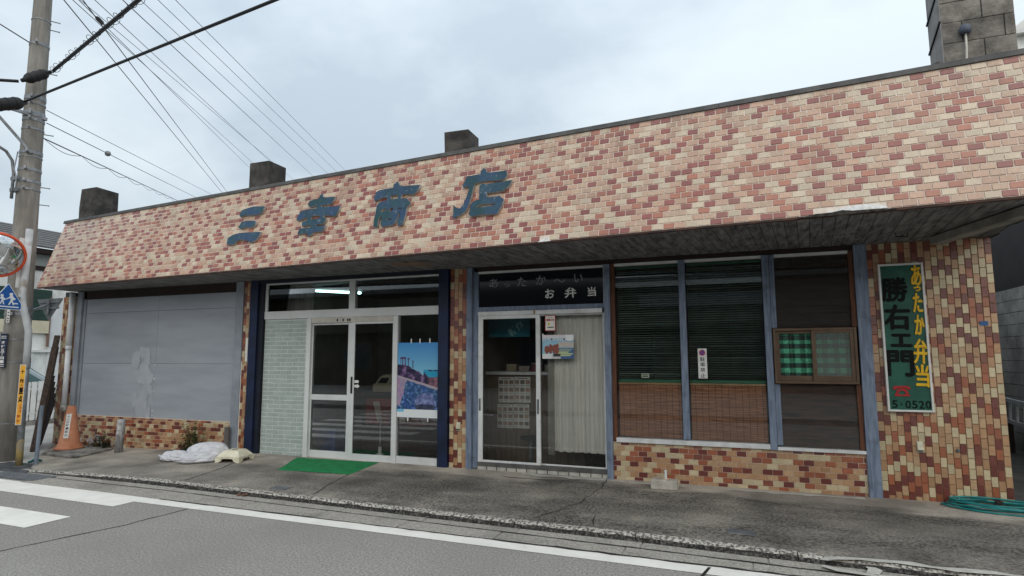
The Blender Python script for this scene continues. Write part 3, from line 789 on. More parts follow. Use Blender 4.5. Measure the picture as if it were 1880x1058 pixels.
# --- timber panelled bay with the serving hatch
wn = link('panelled_bay', None, shop)
z = .609
for hgt in (.13, .12, .13, .12, .13, .115):
    b = B(); b.box(.40, 1.206, .048, .062, z + .001, z + hgt - .001); add('plank', b, mat('stained_plank', srgb(84, 58, 44), srgb(46, 33, 28), scale=2.2, rough=.6, stretch=(1.5, 1, 14), bump=.2, isl=.15) if 'stained_plank' not in MATS else MATS['stained_plank'], wn); z += hgt
z = 2.030
for k in range(10):
    b = B(); b.box(.40, 1.206, .050, .062, z + .001, z + .0860); add('plank', b, mat('dark_plank', srgb(56, 42, 36), srgb(38, 30, 27), scale=3, rough=.6, stretch=(1.5, 1, 14), isl=.1) if 'dark_plank' not in MATS else MATS['dark_plank'], wn); z += .0869
pane(wn, .40, 1.206, .611, 1.356, .030, GLASS); pane(wn, .40, 1.206, 2.03, 2.899, .030, GLASS)
hw = link('serving_hatch', None, shop)
frame(hw, .345, 1.238, 1.362, 2.022, -.05, .06, BRONZE, .028, .028, .03, .03)
frame(hw, .372, .815, 1.392, 1.994, -.008, .014, BRONZE, .042, .046, .035, .062, 'sash')
frame(hw, .762, 1.212, 1.392, 1.994, -.036, -.012, BRONZE, .046, .044, .035, .062, 'sash')
pane(hw, .414, .77, 1.452, 1.96, .004, GLASS); pane(hw, .807, 1.169, 1.452, 1.96, -.026, dusty())
b = B(); b.box(.355, 1.235, .10, .11, 1.36, 2.02); add('hatch_back', b, BLACK, hw)
def gingham(u, v):
    a = int(u * 13.0) % 2; c = int(v * 9.6 + .35) % 2; f = .9 + .2 * noise.noise(Vector((u * 30, v * 30, 1)))
    if a and not c: q = (130, 246, 196)
    elif a and c: q = (64, 116, 100)
    elif not c: q = (74, 176, 138)
    else: q = (26, 46, 40)
    return [t * f for t in q]
cl = tag(print_grid('gingham_curtain', .40, 1.18, 1.43, 1.98, .05, 52, 38, gingham, INK, wrap=lambda a, c: (a, .055 + .008 * math.sin(a * 60), c)), 'green checked curtain behind the small bronze serving hatch', 'curtain')

# --- sign-fronted sliding door
sd_ = link('sliding_entrance', None, shop)
b = B(); b.box(-3.604, -1.730, .02, .09, 2.342, 2.408); add('transom', b, BLUEPAINT, sd_)
b = B(); b.box(-3.604, -1.730, .015, .07, 2.902, 2.934); b.box(-1.745, -1.731, .02, .06, 2.41, 2.90); add('head_rail', b, ALU, sd_)
b = B(); b.box(-3.60, -1.764, -.01, .09, 2.282, 2.340); add('header', b, ALUW, sd_, bevel=.003)
b = B(); b.box(-2.745, -2.715, -.014, .0, 2.286, 2.34); add('latch_plate', b, mat('brass_plate', srgb(150, 130, 96), rough=.5), sd_)
d1 = link('sliding_door', None, sd_)
frame(d1, -3.60, -2.655, .205, 2.281, .005, .035, ALUW, .072, .062, .05, .03); pane(d1, -3.53, -2.716, .235, 2.232, .018)
b = B(); b.box(-3.585, -3.56, -.004, .006, .92, 1.09); b.box(-2.700, -2.675, -.004, .006, .90, 1.10); add('handle', b, STEEL, d1)
d2 = link('sliding_door', None, sd_)
frame(d2, -2.71, -1.745, .205, 2.281, .040, .065, ALUW, .05, .02, .02, .022); pane(d2, -2.655, -1.765, .225, 2.262, .05)
b = B(); b.box(-3.605, -1.73, -.01, .09, .150, .203); add('threshold', b, mat('dark_sill', srgb(96, 94, 92), srgb(74, 73, 72), scale=8, rough=.6), sd_)
x = -3.6
while x < -1.76:
    b = B(); wd = rnd.choice([.148, .15, .152]); b.box(x, min(x + wd - .012, -1.735), -.004, .06, .075, .148); add('threshold_tile', b, mat('white_threshold_tile', srgb(186, 184, 176), srgb(160, 158, 150), scale=8, rough=.5, isl=.06) if 'white_threshold_tile' not in MATS else MATS['white_threshold_tile'], sd_); x += wd
b = B(); b.box(-3.605, -1.73, .0, .06, .06, .146); add('threshold_bed', b, TAR, sd_)
sg = link('fascia_glass', None, sd_)
b = B(); b.box(-3.604, -1.745, .045, .05, 2.41, 2.90); add('black_panel', b, mat('black_glass', srgb(14, 18, 26), rough=.08, spec=.5), sg)
GREYINK = mat('faded_grey_lettering', srgb(150, 150, 152), srgb(128, 128, 130), scale=30, rough=.7)
WHITEINK = mat('white_lettering', srgb(226, 226, 224), srgb(205, 205, 203), scale=30, rough=.7)
for ch, cx, cz_, wd, ht, tl in (('あ', -3.373, 2.760, .137, .130, .06), ('っ', -3.163, 2.718, .090, .048, .05), ('た', -2.932, 2.759, .138, .131, .1), ('か', -2.641, 2.769, .156, .129, .12), ('〜', -2.372, 2.750, .171, .05, .12), ('い', -2.097, 2.771, .124, .115, .1)):
    put_glyph('letter', ch, cx, cz_, wd, ht, .044, GREYINK, sg, .012, 0, -tl * .3)
for ch, cx, cz_, wd, ht in (('お', -2.516, 2.573, .138, .134), ('弁', -2.215, 2.575, .171, .145), ('当', -1.911, 2.577, .121, .130)):
    put_glyph('letter', ch, cx, cz_, wd, ht, .044, WHITEINK, sg, .022, 0, .03)

# --- navy framed entrance
nv = link('navy_frame', None, shop)
for q in ((-7.866, -7.70, -.05, .12, .03, 2.998), (-4.232, -4.070, -.05, .12, .05, 2.998)):
    b = B(); b.box(*q); add('jamb', b, NAVY, nv, bevel=.006)
b = B(); b.box(-7.699, -7.605, -.01, .12, .03, 2.94); add('inner_jamb', b, NAVYD, nv)
b = B(); b.box(-7.699, -4.233, -.03, .12, 2.940, 2.998); add('lintel', b, NAVYD, nv)
en = link('entrance', None, shop)
b = B(); b.box(-7.604, -4.233, .02, .10, 2.328, 2.460); add('transom', b, ALU, en, bevel=.004)
b = B(); b.box(-7.604, -4.233, .03, .09, 2.915, 2.939); b.box(-7.604, -7.556, .03, .09, 2.461, 2.914); b.box(-5.889, -5.776, .025, .10, 2.461, 2.914); add('transom_frame', b, ALU, en)
pane(en, -7.555, -5.890, 2.462, 2.913, .055); pane(en, -5.775, -4.234, 2.462, 2.913, .055)
gp = link('grey_tile_panel', None, en)
b = B(); b.box(-7.600, -6.690, .046, .10, .0, 2.326); add('grout_bed', b, GTG, gp)
lay_tiles(gp, 'grey_tile', lambda u, v, d: Vector((u, .046 - d, v)), (-7.598, -6.692), (.08, 2.325), .245, .0695, .010, False, 200, 31, mats=[GT], th=.005)
for q in ((-6.690, -6.605, .0, .10, .09, 2.326), (-5.035, -4.957, .0, .09, .09, 2.326)):
    b = B(); b.box(*q); add('door_post', b, ALU, en, bevel=.003)
b = B(); b.box(-6.604, -5.036, .012, .08, 2.242, 2.326); add('door_track', b, mat('cream_track', srgb(205, 200, 190), srgb(186, 180, 170), scale=8, rough=.5), en)
b = B()
for xx in (-6.1, -5.99, -5.90, -5.86): b.box(xx, xx + .022, .004, .012, 2.262, 2.30)
add('roller_stop', b, BLACK, en)
d1 = link('sliding_door', None, en)
frame(d1, -6.604, -5.832, .095, 2.240, .045, .07, ALU, .02, .066, .03, .115); pane(d1, -6.584, -5.898, 1.092, 2.21, .057); pane(d1, -6.584, -5.898, .21, 1.004, .057)
b = B(); b.box(-6.584, -5.898, .043, .07, 1.005, 1.091); add('mid_rail', b, ALU, d1)
d2 = link('sliding_door', None, en)
frame(d2, -5.828, -5.036, .095, 2.240, .015, .04, ALU, .078, .018, .03, .105); pane(d2, -5.75, -5.054, .20, 2.21, .027)
b = B(); b.box(-5.802, -5.772, .004, .016, 1.12, 1.38); add('handle', b, BLACK, d2)
sl = link('side_light', None, en)
b = B(); b.box(-4.956, -4.234, .02, .07, .06, .205); add('bottom_rail', b, ALU, sl); pane(sl, -4.956, -4.234, .206, 2.326, .045)
b = B(); b.box(-7.6, -4.24, .0, .10, .02, .093); add('threshold', b, CONC, en)

# --- roof stubs and the block tower
for x0, x1, y1, zt in ((-12.50, -12.04, .47, 5.11), (-8.06, -7.62, .42, 5.12), (-4.175, -3.775, .40, 5.145)):
    b = B(); rr = random.Random(int(x0 * 100)); n = 5
    ring = []
    for k in range(n + 1):
        zz = 3.2 + (zt - 3.2) * k / n; j = lambda: rr.uniform(-.012, .012)
        ring.append([(x0 + j(), 0 + j(), zz), (x1 + j(), 0 + j(), zz), (x1 + j(), y1 + j(), zz - (.01 if k == n else 0)), (x0 + j(), y1 + j(), zz)])
    for p, q in zip(ring, ring[1:]):
        for j in range(4): b.face([p[j], p[(j + 1) % 4], q[(j + 1) % 4], q[j]])
    b.face(ring[-1])
    add('roof_stub', b, CONC_DARK, shop, bevel=.02)
tw = link('block_tower', None, shop)
BLK = mat('mossy_block', srgb(150, 144, 136), srgb(104, 99, 94), scale=3.5, rough=.95, bump=1.0, bscale=30, isl=.10, stain=(srgb(66, 61, 57), .8), sscale=2.4, slo=.46, shi=.64)
b = B(); b.box(2.335, 3.02, .012, .46, 3.2, 6.3); add('mortar_core', b, mat('block_mortar', srgb(96, 92, 88), srgb(74, 70, 67), scale=8, rough=.95), tw)
rr = random.Random(8); z = 4.30; k = 0
while z < 6.3:
    x = 2.33 - (.0 if k % 2 else .20)
    while x < 3.03:
        x0, x1 = max(x, 2.33), min(x + .395, 3.03)
        if x1 - x0 > .05:
            b = B(); y = .0 + rr.uniform(-.004, .004); b.box(x0 + .002, x1 - .002, y, .1, z + .002, z + .248); add('concrete_block', b, BLK, tw, bevel=.006)
        x += .40
    z += .25; k += 1
b = B(); b.box(2.322, 2.334, .004, .462, 3.2, 6.3)
add('side_render', b, mat('grey_render', srgb(150, 146, 144), srgb(124, 120, 118), scale=4, rough=.9), tw)
for zz in (5.42, 5.80):
    b = B(); b.beam((2.316, .47, zz - .02), (2.316, -.012, zz + .16), .02, .02); add('flashing', b, BLACK, tw)
b = B(); b.lathe([(0, .05), (.045, .05), (.06, .02), (.06, -.02), (.045, -.05), (0, -.05)], (2.545, -.04, 5.42), 16); add('lamp_cap', b, mat('blue_grey_plastic', srgb(86, 92, 106), rough=.5), tw, smooth=True)
b = B(); b.tube([(2.545, -.04, 5.37), (2.54, -.045, 5.2), (2.52, -.04, 4.9), (2.52, -.03, 4.5)], .012, 8); add('vent_pipe', b, mat('cream_pipe', srgb(200, 196, 186), rough=.5), tw, smooth=True)
b = B(); b.hull8([(2.17, .05, 4.6), (2.31, .05, 4.6), (2.31, .4, 4.6), (2.17, .4, 4.6), (2.20, .08, 5.11), (2.31, .06, 5.15), (2.31, .35, 5.15), (2.21, .32, 5.11)]); add('roof_stub', b, CONC_DARK, shop, bevel=.03)

# ================================================================== things on and around the shop
# --- blue brush-written shop lettering on the frieze
SIGNBLUE = mat('weathered_blue_paint', srgb(46, 80, 94), srgb(44, 68, 104), scale=5, rough=.55, bump=.4, bscale=40, stain=(srgb(28, 66, 70), .8), sscale=3.5, slo=.45, shi=.6, streak=(srgb(150, 158, 166), .5, (18, 18, 18), .60, .68))
SIGNEDGE = mat('pale_edge', srgb(176, 172, 168), srgb(140, 132, 126), scale=20, rough=.8)
OUT = {"three":[[[-7.211,0.936],[-7.197,0.98],[-7.172,1.022],[-7.017,1.044],[-6.915,1.05],[-6.681,1.025],[-6.692,0.955],[-6.72,0.905],[-6.807,0.898],[-6.934,0.904],[-7.086,0.913],[-7.181,0.901]],[[-7.164,0.725],[-7.132,0.748],[-7.115,0.8],[-7.004,0.81],[-6.816,0.793],[-6.775,0.753],[-6.797,0.703],[-6.847,0.687],[-6.928,0.691],[-6.99,0.706],[-7.097,0.682]],[[-7.304,0.438],[-7.326,0.546],[-7.237,0.59],[-7.082,0.61],[-6.618,0.585],[-6.632,0.513],[-6.68,0.458],[-6.725,0.428],[-6.805,0.436],[-6.909,0.475],[-7.006,0.493],[-7.082,0.483],[-7.152,0.42]]],
"luck":[[[-5.525,1.093],[-5.492,1.029],[-5.454,1.015],[-5.253,0.997],[-5.277,0.938],[-5.309,0.892],[-5.48,0.893],[-5.494,0.87],[-5.47,0.857],[-5.116,0.835],[-5.132,0.768],[-5.163,0.686],[-5.21,0.683],[-5.294,0.709],[-5.388,0.716],[-5.396,0.693],[-5.372,0.673],[-5.334,0.661],[-5.348,0.622],[-5.377,0.584],[-5.515,0.587],[-5.524,0.568],[-5.447,0.555],[-5.314,0.549],[-5.337,0.507],[-5.373,0.463],[-5.512,0.473],[-5.542,0.44],[-5.612,0.406],[-5.632,0.44],[-5.654,0.467],[-5.829,0.464],[-5.83,0.501],[-5.815,0.553],[-5.623,0.55],[-5.598,0.568],[-5.616,0.594],[-5.774,0.586],[-5.797,0.63],[-5.786,0.662],[-5.717,0.667],[-5.707,0.703],[-5.718,0.726],[-5.772,0.719],[-5.856,0.691],[-5.926,0.703],[-5.917,0.761],[-5.887,0.834],[-5.851,0.85],[-5.749,0.851],[-5.568,0.85],[-5.567,0.883],[-5.582,0.902],[-5.71,0.892],[-5.761,0.928],[-5.761,0.962],[-5.74,0.998],[-5.582,1.011],[-5.565,1.055]],[[-5.639,0.729],[-5.587,0.739],[-5.473,0.722],[-5.46,0.692],[-5.52,0.678],[-5.631,0.682]]],
"trade":[[[-4.162,1.083],[-4.11,1.01],[-4.031,0.995],[-3.774,0.979],[-3.801,0.902],[-3.854,0.846],[-3.988,0.873],[-4.045,0.876],[-4.057,0.844],[-4.06,0.81],[-3.956,0.8],[-3.876,0.718],[-3.923,0.678],[-3.932,0.633],[-3.934,0.55],[-3.953,0.412],[-4.035,0.413],[-4.04,0.479],[-4.021,0.569],[-4.028,0.603],[-4.053,0.589],[-4.055,0.531],[-4.076,0.475],[-4.113,0.429],[-4.159,0.426],[-4.299,0.424],[-4.322,0.46],[-4.328,0.579],[-4.369,0.567],[-4.376,0.492],[-4.366,0.423],[-4.437,0.439],[-4.451,0.525],[-4.446,0.653],[-4.449,0.757],[-4.41,0.799],[-4.298,0.815],[-4.292,0.832],[-4.304,0.868],[-4.386,0.866],[-4.504,0.829],[-4.528,0.889],[-4.506,0.97],[-4.452,0.993],[-4.221,0.996],[-4.227,1.049]],[[-4.236,0.885],[-4.11,0.872],[-4.108,0.816],[-4.233,0.824]],[[-4.365,0.66],[-4.338,0.691],[-4.263,0.695],[-4.283,0.659],[-4.346,0.637]],[[-4.227,0.661],[-4.195,0.691],[-4.151,0.681],[-4.167,0.645],[-4.211,0.629]],[[-4.099,0.679],[-4.013,0.668],[-4.019,0.65],[-4.085,0.659]],[[-4.231,0.526],[-4.143,0.528],[-4.166,0.506],[-4.222,0.504]]],
"store":[[[-2.825,1.078],[-2.796,1.056],[-2.773,1.01],[-2.721,0.998],[-2.495,0.992],[-2.477,0.914],[-2.514,0.878],[-2.595,0.87],[-2.774,0.888],[-2.918,0.879],[-2.937,0.831],[-2.952,0.699],[-2.976,0.569],[-3.007,0.491],[-3.07,0.453],[-3.161,0.422],[-3.184,0.429],[-3.181,0.495],[-3.202,0.602],[-3.148,0.562],[-3.093,0.542],[-3.056,0.588],[-3.026,0.676],[-3.006,0.774],[-3.003,0.841],[-3.034,0.845],[-3.09,0.84],[-3.108,0.873],[-3.081,0.929],[-3.064,0.991],[-2.857,0.998],[-2.867,1.038]],[[-2.812,0.856],[-2.775,0.838],[-2.716,0.838],[-2.396,0.844],[-2.428,0.775],[-2.506,0.713],[-2.616,0.708],[-2.725,0.714],[-2.735,0.662],[-2.691,0.648],[-2.575,0.645],[-2.552,0.65],[-2.479,0.588],[-2.509,0.503],[-2.546,0.412],[-2.594,0.405],[-2.744,0.419],[-2.91,0.41],[-2.953,0.443],[-2.943,0.549],[-2.93,0.605],[-2.882,0.628],[-2.832,0.634],[-2.853,0.82],[-2.843,0.835]],[[-2.853,0.546],[-2.797,0.563],[-2.597,0.554],[-2.594,0.53],[-2.658,0.522],[-2.842,0.524]]]}
def outline_mesh(polys, depth, fn, grow=0.0):
    cu = bpy.data.curves.new('o', 'CURVE'); cu.dimensions = '2D'; cu.fill_mode = 'BOTH'; cu.extrude = depth / 2; cu.offset = grow
    for p in polys:
        sp = cu.splines.new('POLY'); sp.points.add(len(p) - 1); sp.use_cyclic_u = True
        for q, (a, c) in zip(sp.points, p): q.co = (a, c, 0, 1)
    o = bpy.data.objects.new('o', cu); COL.objects.link(o)
    dg = bpy.context.evaluated_depsgraph_get(); dg.update()
    me = bpy.data.meshes.new_from_object(o.evaluated_get(dg)); bpy.data.objects.remove(o); bpy.data.curves.remove(cu)
    fl = [abs(p.normal.z) > .7 and p.center.z > 0 for p in me.polygons]
    for v in me.vertices: v.co = fn(v.co.x, v.co.y, v.co.z + depth / 2)
    return me, fl
sl_ = thing('shop_lettering', 'four big weathered blue brush written characters across the tiled frieze', 'shop lettering')
for k in ('three', 'luck', 'trade', 'store'):
    me, fl = outline_mesh(OUT[k], .040, lambda a, c, d: fpt(a, c, d + .006))
    me.materials.clear(); me.materials.append(SIGNEDGE); me.materials.append(SIGNBLUE)
    for p, f in zip(me.polygons, fl): p.material_index = 1 if f else 0
    me.name = 'character'; link('character', me, sl_)

# --- green signboard on the right pillar
sb = thing('signboard', 'tall narrow green signboard with yellow and black lettering on the tiled pillar', 'signboard')
GREENB = mat('green_board_paint', srgb(32, 92, 76), srgb(22, 70, 58), scale=4, rough=.5, stain=(srgb(48, 104, 90), .6), sscale=4, bump=.2)
b = B(); b.box(1.515, 1.925, -.04, -.004, 1.085, 2.72); add('board', b, GREENB, sb)
frame(sb, 1.498, 1.943, 1.065, 2.742, -.058, -.006, WHITE, .022, .022, .022, .022)
YEL = mat('yellow_lettering', srgb(232, 186, 30), srgb(210, 162, 24), scale=20, rough=.45)
for ch, cx, cz_, wd, ht in (('あ', 1.872, 2.596, .095, .231), ('っ', 1.871, 2.442, .062, .048), ('た', 1.867, 2.286, .088, .211), ('か', 1.866, 2.035, .086, .219), ('弁', 1.857, 1.739, .128, .269), ('当', 1.857, 1.467, .122, .241)):
    put_glyph('letter', ch, cx, cz_, wd, ht, -.04, YEL, sb, .0, .010, -.03, bold=.0055)
for ch, cx, cz_, wd, ht in (('勝', 1.650, 2.445, .245, .268), ('右', 1.655, 2.128, .245, .275), ('エ', 1.680, 1.864, .195, .135), ('門', 1.655, 1.605, .250, .279)):
    put_glyph('letter', ch, cx, cz_, wd, ht, -.04, BLACKPAINT, sb, .0, .008, -.02, bold=.0085)
for i, ch in enumerate('5-0520'):
    put_glyph('digit', ch, 1.572 + .064 * i, 1.147, .022 if ch == '-' else .052, .010 if ch == '-' else .086, -.04, BLACKPAINT, sb, .012, .004)
RED = mat('red_paint', srgb(176, 34, 34), srgb(150, 28, 30), scale=20, rough=.5)
te = link('telephone_emblem', None, sb)
def emblem(name, polys, d):
    me, fl = outline_mesh(polys, .006, lambda a, c, q: (1.649 + a, -.041 - q - d, 1.292 + c)); me.materials.clear(); me.materials.append(RED); me.name = name; link(name, me, te)
emblem('handset', [[(-.085, .022), (-.083, .045), (-.06, .060), (.06, .060), (.083, .045), (.085, .022), (.052, .020), (.046, .036), (-.046, .036), (-.052, .020)]], 0)
ring = [(.034 * math.cos(t * math.pi / 8), -.016 + .022 * math.sin(t * math.pi / 8)) for t in range(16)]
emblem('telephone_body', [[(-.034, .030), (.034, .030), (.05, .008), (.072, -.040), (.072, -.054), (-.072, -.054), (-.072, -.040), (-.05, .008)], ring], .001)

# --- small fittings on the tiles
b = B(); b.box(2.44, 2.517, -.006, .002, 2.016, 2.064)
o = add('name_tag', b, mat('blue_enamel', srgb(34, 78, 132), srgb(60, 104, 150), scale=60, rough=.5)); tag(o, 'small blue metal tag fixed high on the tiled pillar', 'tag')
def outlet(x, z, label):
    t = thing('outdoor_socket', label, 'outdoor socket', (x, 0, z), 'outdoor sockets')
    b = B(); b.box(-.032, .032, -.012, .0, -.06, .06); add('back_plate', b, mat('ivory_plastic', srgb(208, 204, 182), srgb(190, 184, 160), scale=20, rough=.5) if 'ivory_plastic' not in MATS else MATS['ivory_plastic'], t, bevel=.003)
    b = B(); b.hull8([(-.03, -.034, -.030), (.03, -.034, -.030), (.03, -.012, -.036), (-.03, -.012, -.036), (-.026, -.016, .048), (.026, -.016, .048), (.03, -.012, .052), (-.03, -.012, .052)]); add('cover', b, MATS['ivory_plastic'], t, bevel=.003)
    b = B(); b.box(-.026, .026, -.020, -.012, -.052, -.038); add('lip', b, STEEL, t)
outlet(1.790, .680, 'ivory hooded outdoor socket low on the wide tiled pillar by the blue post')
outlet(-3.905, .686, 'ivory hooded outdoor socket low on the narrow tiled strip between the two entrances')
b = B(); b.lathe([(0, .03), (.012, .03), (.02, .02), (.02, 0)], (2.14, .0, .66), 10, axis=(0, -1, 0)); o = add('pipe_stub', b, STEEL); tag(o, 'tiny dark pipe stub poking out of the tiled pillar', 'pipe stub')

# --- no-parking plate on the glass
np_ = thing('parking_notice', 'narrow white no parking notice with blue and red disc on the window', 'notice plate')
b = B(); b.box(-.545, -.435, .030, .034, 1.409, 1.787); add('plate', b, WHITE, np_)
b = B(); b.lathe([(.038, 0), (.0, 0)], (-.490, .0290, 1.733), 28, axis=(0, -1, 0)); add('red_ring', b, mat('sign_red', srgb(190, 40, 60), rough=.5), np_)
b = B(); b.lathe([(.029, 0), (.0, 0)], (-.490, .0282, 1.733), 28, axis=(0, -1, 0)); add('blue_disc', b, mat('sign_blue', srgb(52, 70, 150), rough=.5), np_)
b = B(); b.beam((-.511, .0278, 1.754), (-.469, .0278, 1.712), .009, .0006, 0, (0, 1, 0)); add('red_bar', b, MATS['sign_red'], np_)
for ch, z in zip('駐車禁止', (1.651, 1.584, 1.517, 1.447)): put_glyph('letter', ch, -.489, z, .058, .052, .0286, BLACKPAINT, np_, .008)
b = B(); b.box(-1.262, -1.164, .034, .036, 1.409, 1.467); st_ = add('window_sticker', b, mat('faded_sticker', srgb(150, 160, 140), rough=.6)); tag(st_, 'small faded sticker low on the left blind covered window', 'sticker')
for zz in (1.449, 1.428):
    b = B(); b.box(-1.252, -1.176, .0326, .0336, zz - .006, zz + .004); add('print_line', b, BLACKPAINT, st_)

# --- posters on the entrances
def sea_poster(u, v):
    nz_ = lambda s, k=0: noise.noise(Vector((u * s, v * s * 1.6, k)))
    if v > .895: return (226, 230, 232) if not (u < .17 and v < .93) else (120, 190, 220)
    hor = .365
    cliff = .30 + .0 * u + max(0, u - .18) * .28 + .02 * nz_(9)
    if v < cliff and not (u > .64 and v > hor):
        c = (72 + 60 * v * 2.2, 142 + 62 * v * 1.8, 206 + 22 * v)
        # stone arch and lamp posts on the headland
        if .06 < u < .20 and .19 < v < .32:
            if v < .215 and abs(u - .13) < .07 * (1 - (.215 - v) * 16): return (86, 62, 104)
            if .205 < v < .225: return (86, 62, 104)
            if abs((u - .075)) < .010 or abs(u - .115) < .008 or abs(u - .155) < .008 or abs(u - .19) < .010: return (86, 62, 104)
        if abs(u - .265) < .012 and .215 < v < .33 or (.21 < v < .23 and abs(u - .265) < .028): return (72, 62, 96)
        if abs(u - .375) < .012 and .245 < v < .35 or (.24 < v < .258 and abs(u - .375) < .026): return (72, 62, 96)
        return c
    if u > .62 and hor <= v < .455 - .04 * nz_(7) and v < .47 and u > .60 + (v - hor) * 1.6:
        if v < hor + .018 and (.75 < u < .85 or u > .88): return (40, 74, 110)
        return (44 + 30 * nz_(20, 2), 152 + 20 * nz_(30, 3), 190)
    def tb(sc, k=0):
        return .5 + .5 * noise.turbulence(Vector((u * sc, v * sc * 1.6, k)), 4, False, amplitude_scale=.6, frequency_scale=2.1) * 1.3
    if v < .44 + .16 * u:
        q = max(0, min(1, tb(9, 1)))
        if u > .72 and v > .43: return (60 + 100 * q, 44 + 70 * q, 62 + 66 * q)
        return (34 + 120 * q * q, 28 + 92 * q * q, 58 + 104 * q * q)
    if v < .465 + .17 * u + .01 * nz_(9): return (172, 158, 170)
    if u < .24 - (v - .48) * .45 + .02 * nz_(7) and v < .84: return (158 + 26 * nz_(14), 138 + 26 * nz_(16, 2), 166)
    du, dv = (u - .70) / .26, (v - .80) / .13
    if du * du + dv * dv < 1 + .35 * nz_(6):
        q = max(0, min(1, tb(10, 4))); k = .55 if dv > .25 + .2 * nz_(5) else 1
        return ((64 + 80 * q) * k, (72 + 84 * q) * k, (118 + 84 * q) * k)
    q = max(0, min(1, tb(16, 6))); q3 = max(0, min(1, .5 + .9 * nz_(7, 7)))
    return (34 + 96 * q * q * (.5 + .7 * q3), 66 + 100 * q * q * (.5 + .7 * q3), 112 + 96 * q * q)
pt = tag(print_grid('sea_poster', -4.952, -4.245, .785, 1.905, .012, 88, 140, sea_poster, INKG), 'large blue poster of a rocky seashore taped inside the navy framed entrance', 'poster')
b = B(); b.box(-4.952, -4.245, .0125, .0150, .785, 1.905); add('backing', b, WHITE, pt)
for x, z in ((-4.72, 1.93), (-4.57, 1.93), (-4.40, 1.93), (-4.76, .765), (-4.42, .765)):
    b = B(); b.box(x - .009, x + .009, .011, .0115, z - .035, z + .035); add('tape', b, WHITE, pt)
def snorkel(u, v):
    n_ = lambda s, k=0: noise.noise(Vector((u * s, v * s, k)))
    if v < .10: return (226, 214, 218) if u < .75 else (235, 238, 240)
    if (u - .87) ** 2 / .016 + (v - .15) ** 2 / .012 < 1: return (238, 240, 240)
    if v < .22: return (206, 216, 224)
    if u < .58 and v > .80 - .0 * u:
        return (226, 226, 226) if u < .3 else ((60, 58, 60) if v < .9 and u > .35 else (200, 200, 200))
    for cx, cy, rx, ry in ((.15, .62, .08, .17), (.27, .58, .07, .2), (.38, .60, .06, .19), (.47, .60, .07, .24)):
        if ((u - cx) / rx) ** 2 + ((v - cy) / ry) ** 2 < 1 + .5 * n_(14):
            q = .5 + .5 * n_(30, 2); return (96 + 90 * q, 52 + 62 * q, 46 + 48 * q)
    if u > .5 and .28 + .12 * abs(u - .75) < v < .52: return (196 + 20 * n_(12), 186 + 16 * n_(9), 178)
    if u > .52 and v > .55:
        for k in range(5):
            if abs(v - (.60 + .065 * k)) < .016 and u < .97 - .07 * (k % 3): return (206, 214, 150)
        return (70 + 20 * n_(9), 108 + 22 * n_(8), 150)
    return (150 + 30 * n_(6), 190 + 20 * n_(7), 212)
pn = tag(print_grid('snorkel_poster', -2.630, -2.176, 1.659, 1.989, .036, 60, 44, snorkel, INKG), 'sea leisure poster with people at the beach taped on the glass before the curtain', 'poster')
for i, ch in enumerate('シュノーケルツアー'): put_glyph('letter', ch, -2.60 + .036 * i, 1.929, .026, .024, .0355, mat('dark_blue_ink', srgb(60, 62, 96), rough=.5) if 'dark_blue_ink' not in MATS else MATS['dark_blue_ink'], pn, .01)
b = B(); b.box(-2.632, -2.612, .035, .0355, 1.98, 2.01); add('tape', b, WHITE, pn)
kd = thing('safety_sticker', 'small red bordered white children safety sticker at the top of the glass', 'sticker')
b = B(); b.box(-2.588, -2.432, .036, .0385, 2.045, 2.264); add('border', b, RED, kd, bevel=.0)
b = B(); b.box(-2.578, -2.442, .0345, .036, 2.055, 2.254); add('sheet', b, mat('sticker_white', srgb(232, 230, 222), rough=.5), kd)
for i, ch in enumerate('こども'): put_glyph('letter', ch, -2.535 + .026 * i, 2.235, .020, .020, .0342, BLACKPAINT, kd, .02)
for i, ch in enumerate('110番'): put_glyph('letter', ch, -2.553 + .029 * i, 2.200, .024 if i != 3 else .028, .032, .0342, RED, kd, .03)
b = B(); b.box(-2.55, -2.46, .0340, .0345, 2.090, 2.104); add('ink_bar', b, BLACKPAINT, kd)
b = B(); b.lathe([(.018, 0), (0, 0)], (-2.53, .0342, 2.142), 12, axis=(0, -1, 0)); add('yellow_dot', b, mat('yellow_ink', srgb(226, 200, 60), rough=.5), kd)
ar = thing('door_arrow_sticker', 'small white arrow sticker beside the handle of the glass door', 'sticker')
b = B(); b.prism([(-5.742, 1.215), (-5.69, 1.215), (-5.69, 1.197), (-5.645, 1.235), (-5.69, 1.272), (-5.69, 1.255), (-5.742, 1.255)], lambda a, c, d: (a, .024 - d, c), 0, .001); add('arrow', b, WHITE, ar)
b = B(); b.box(-5.742, -5.665, .023, .0245, 1.285, 1.325); add('label_strip', b, WHITE, ar)

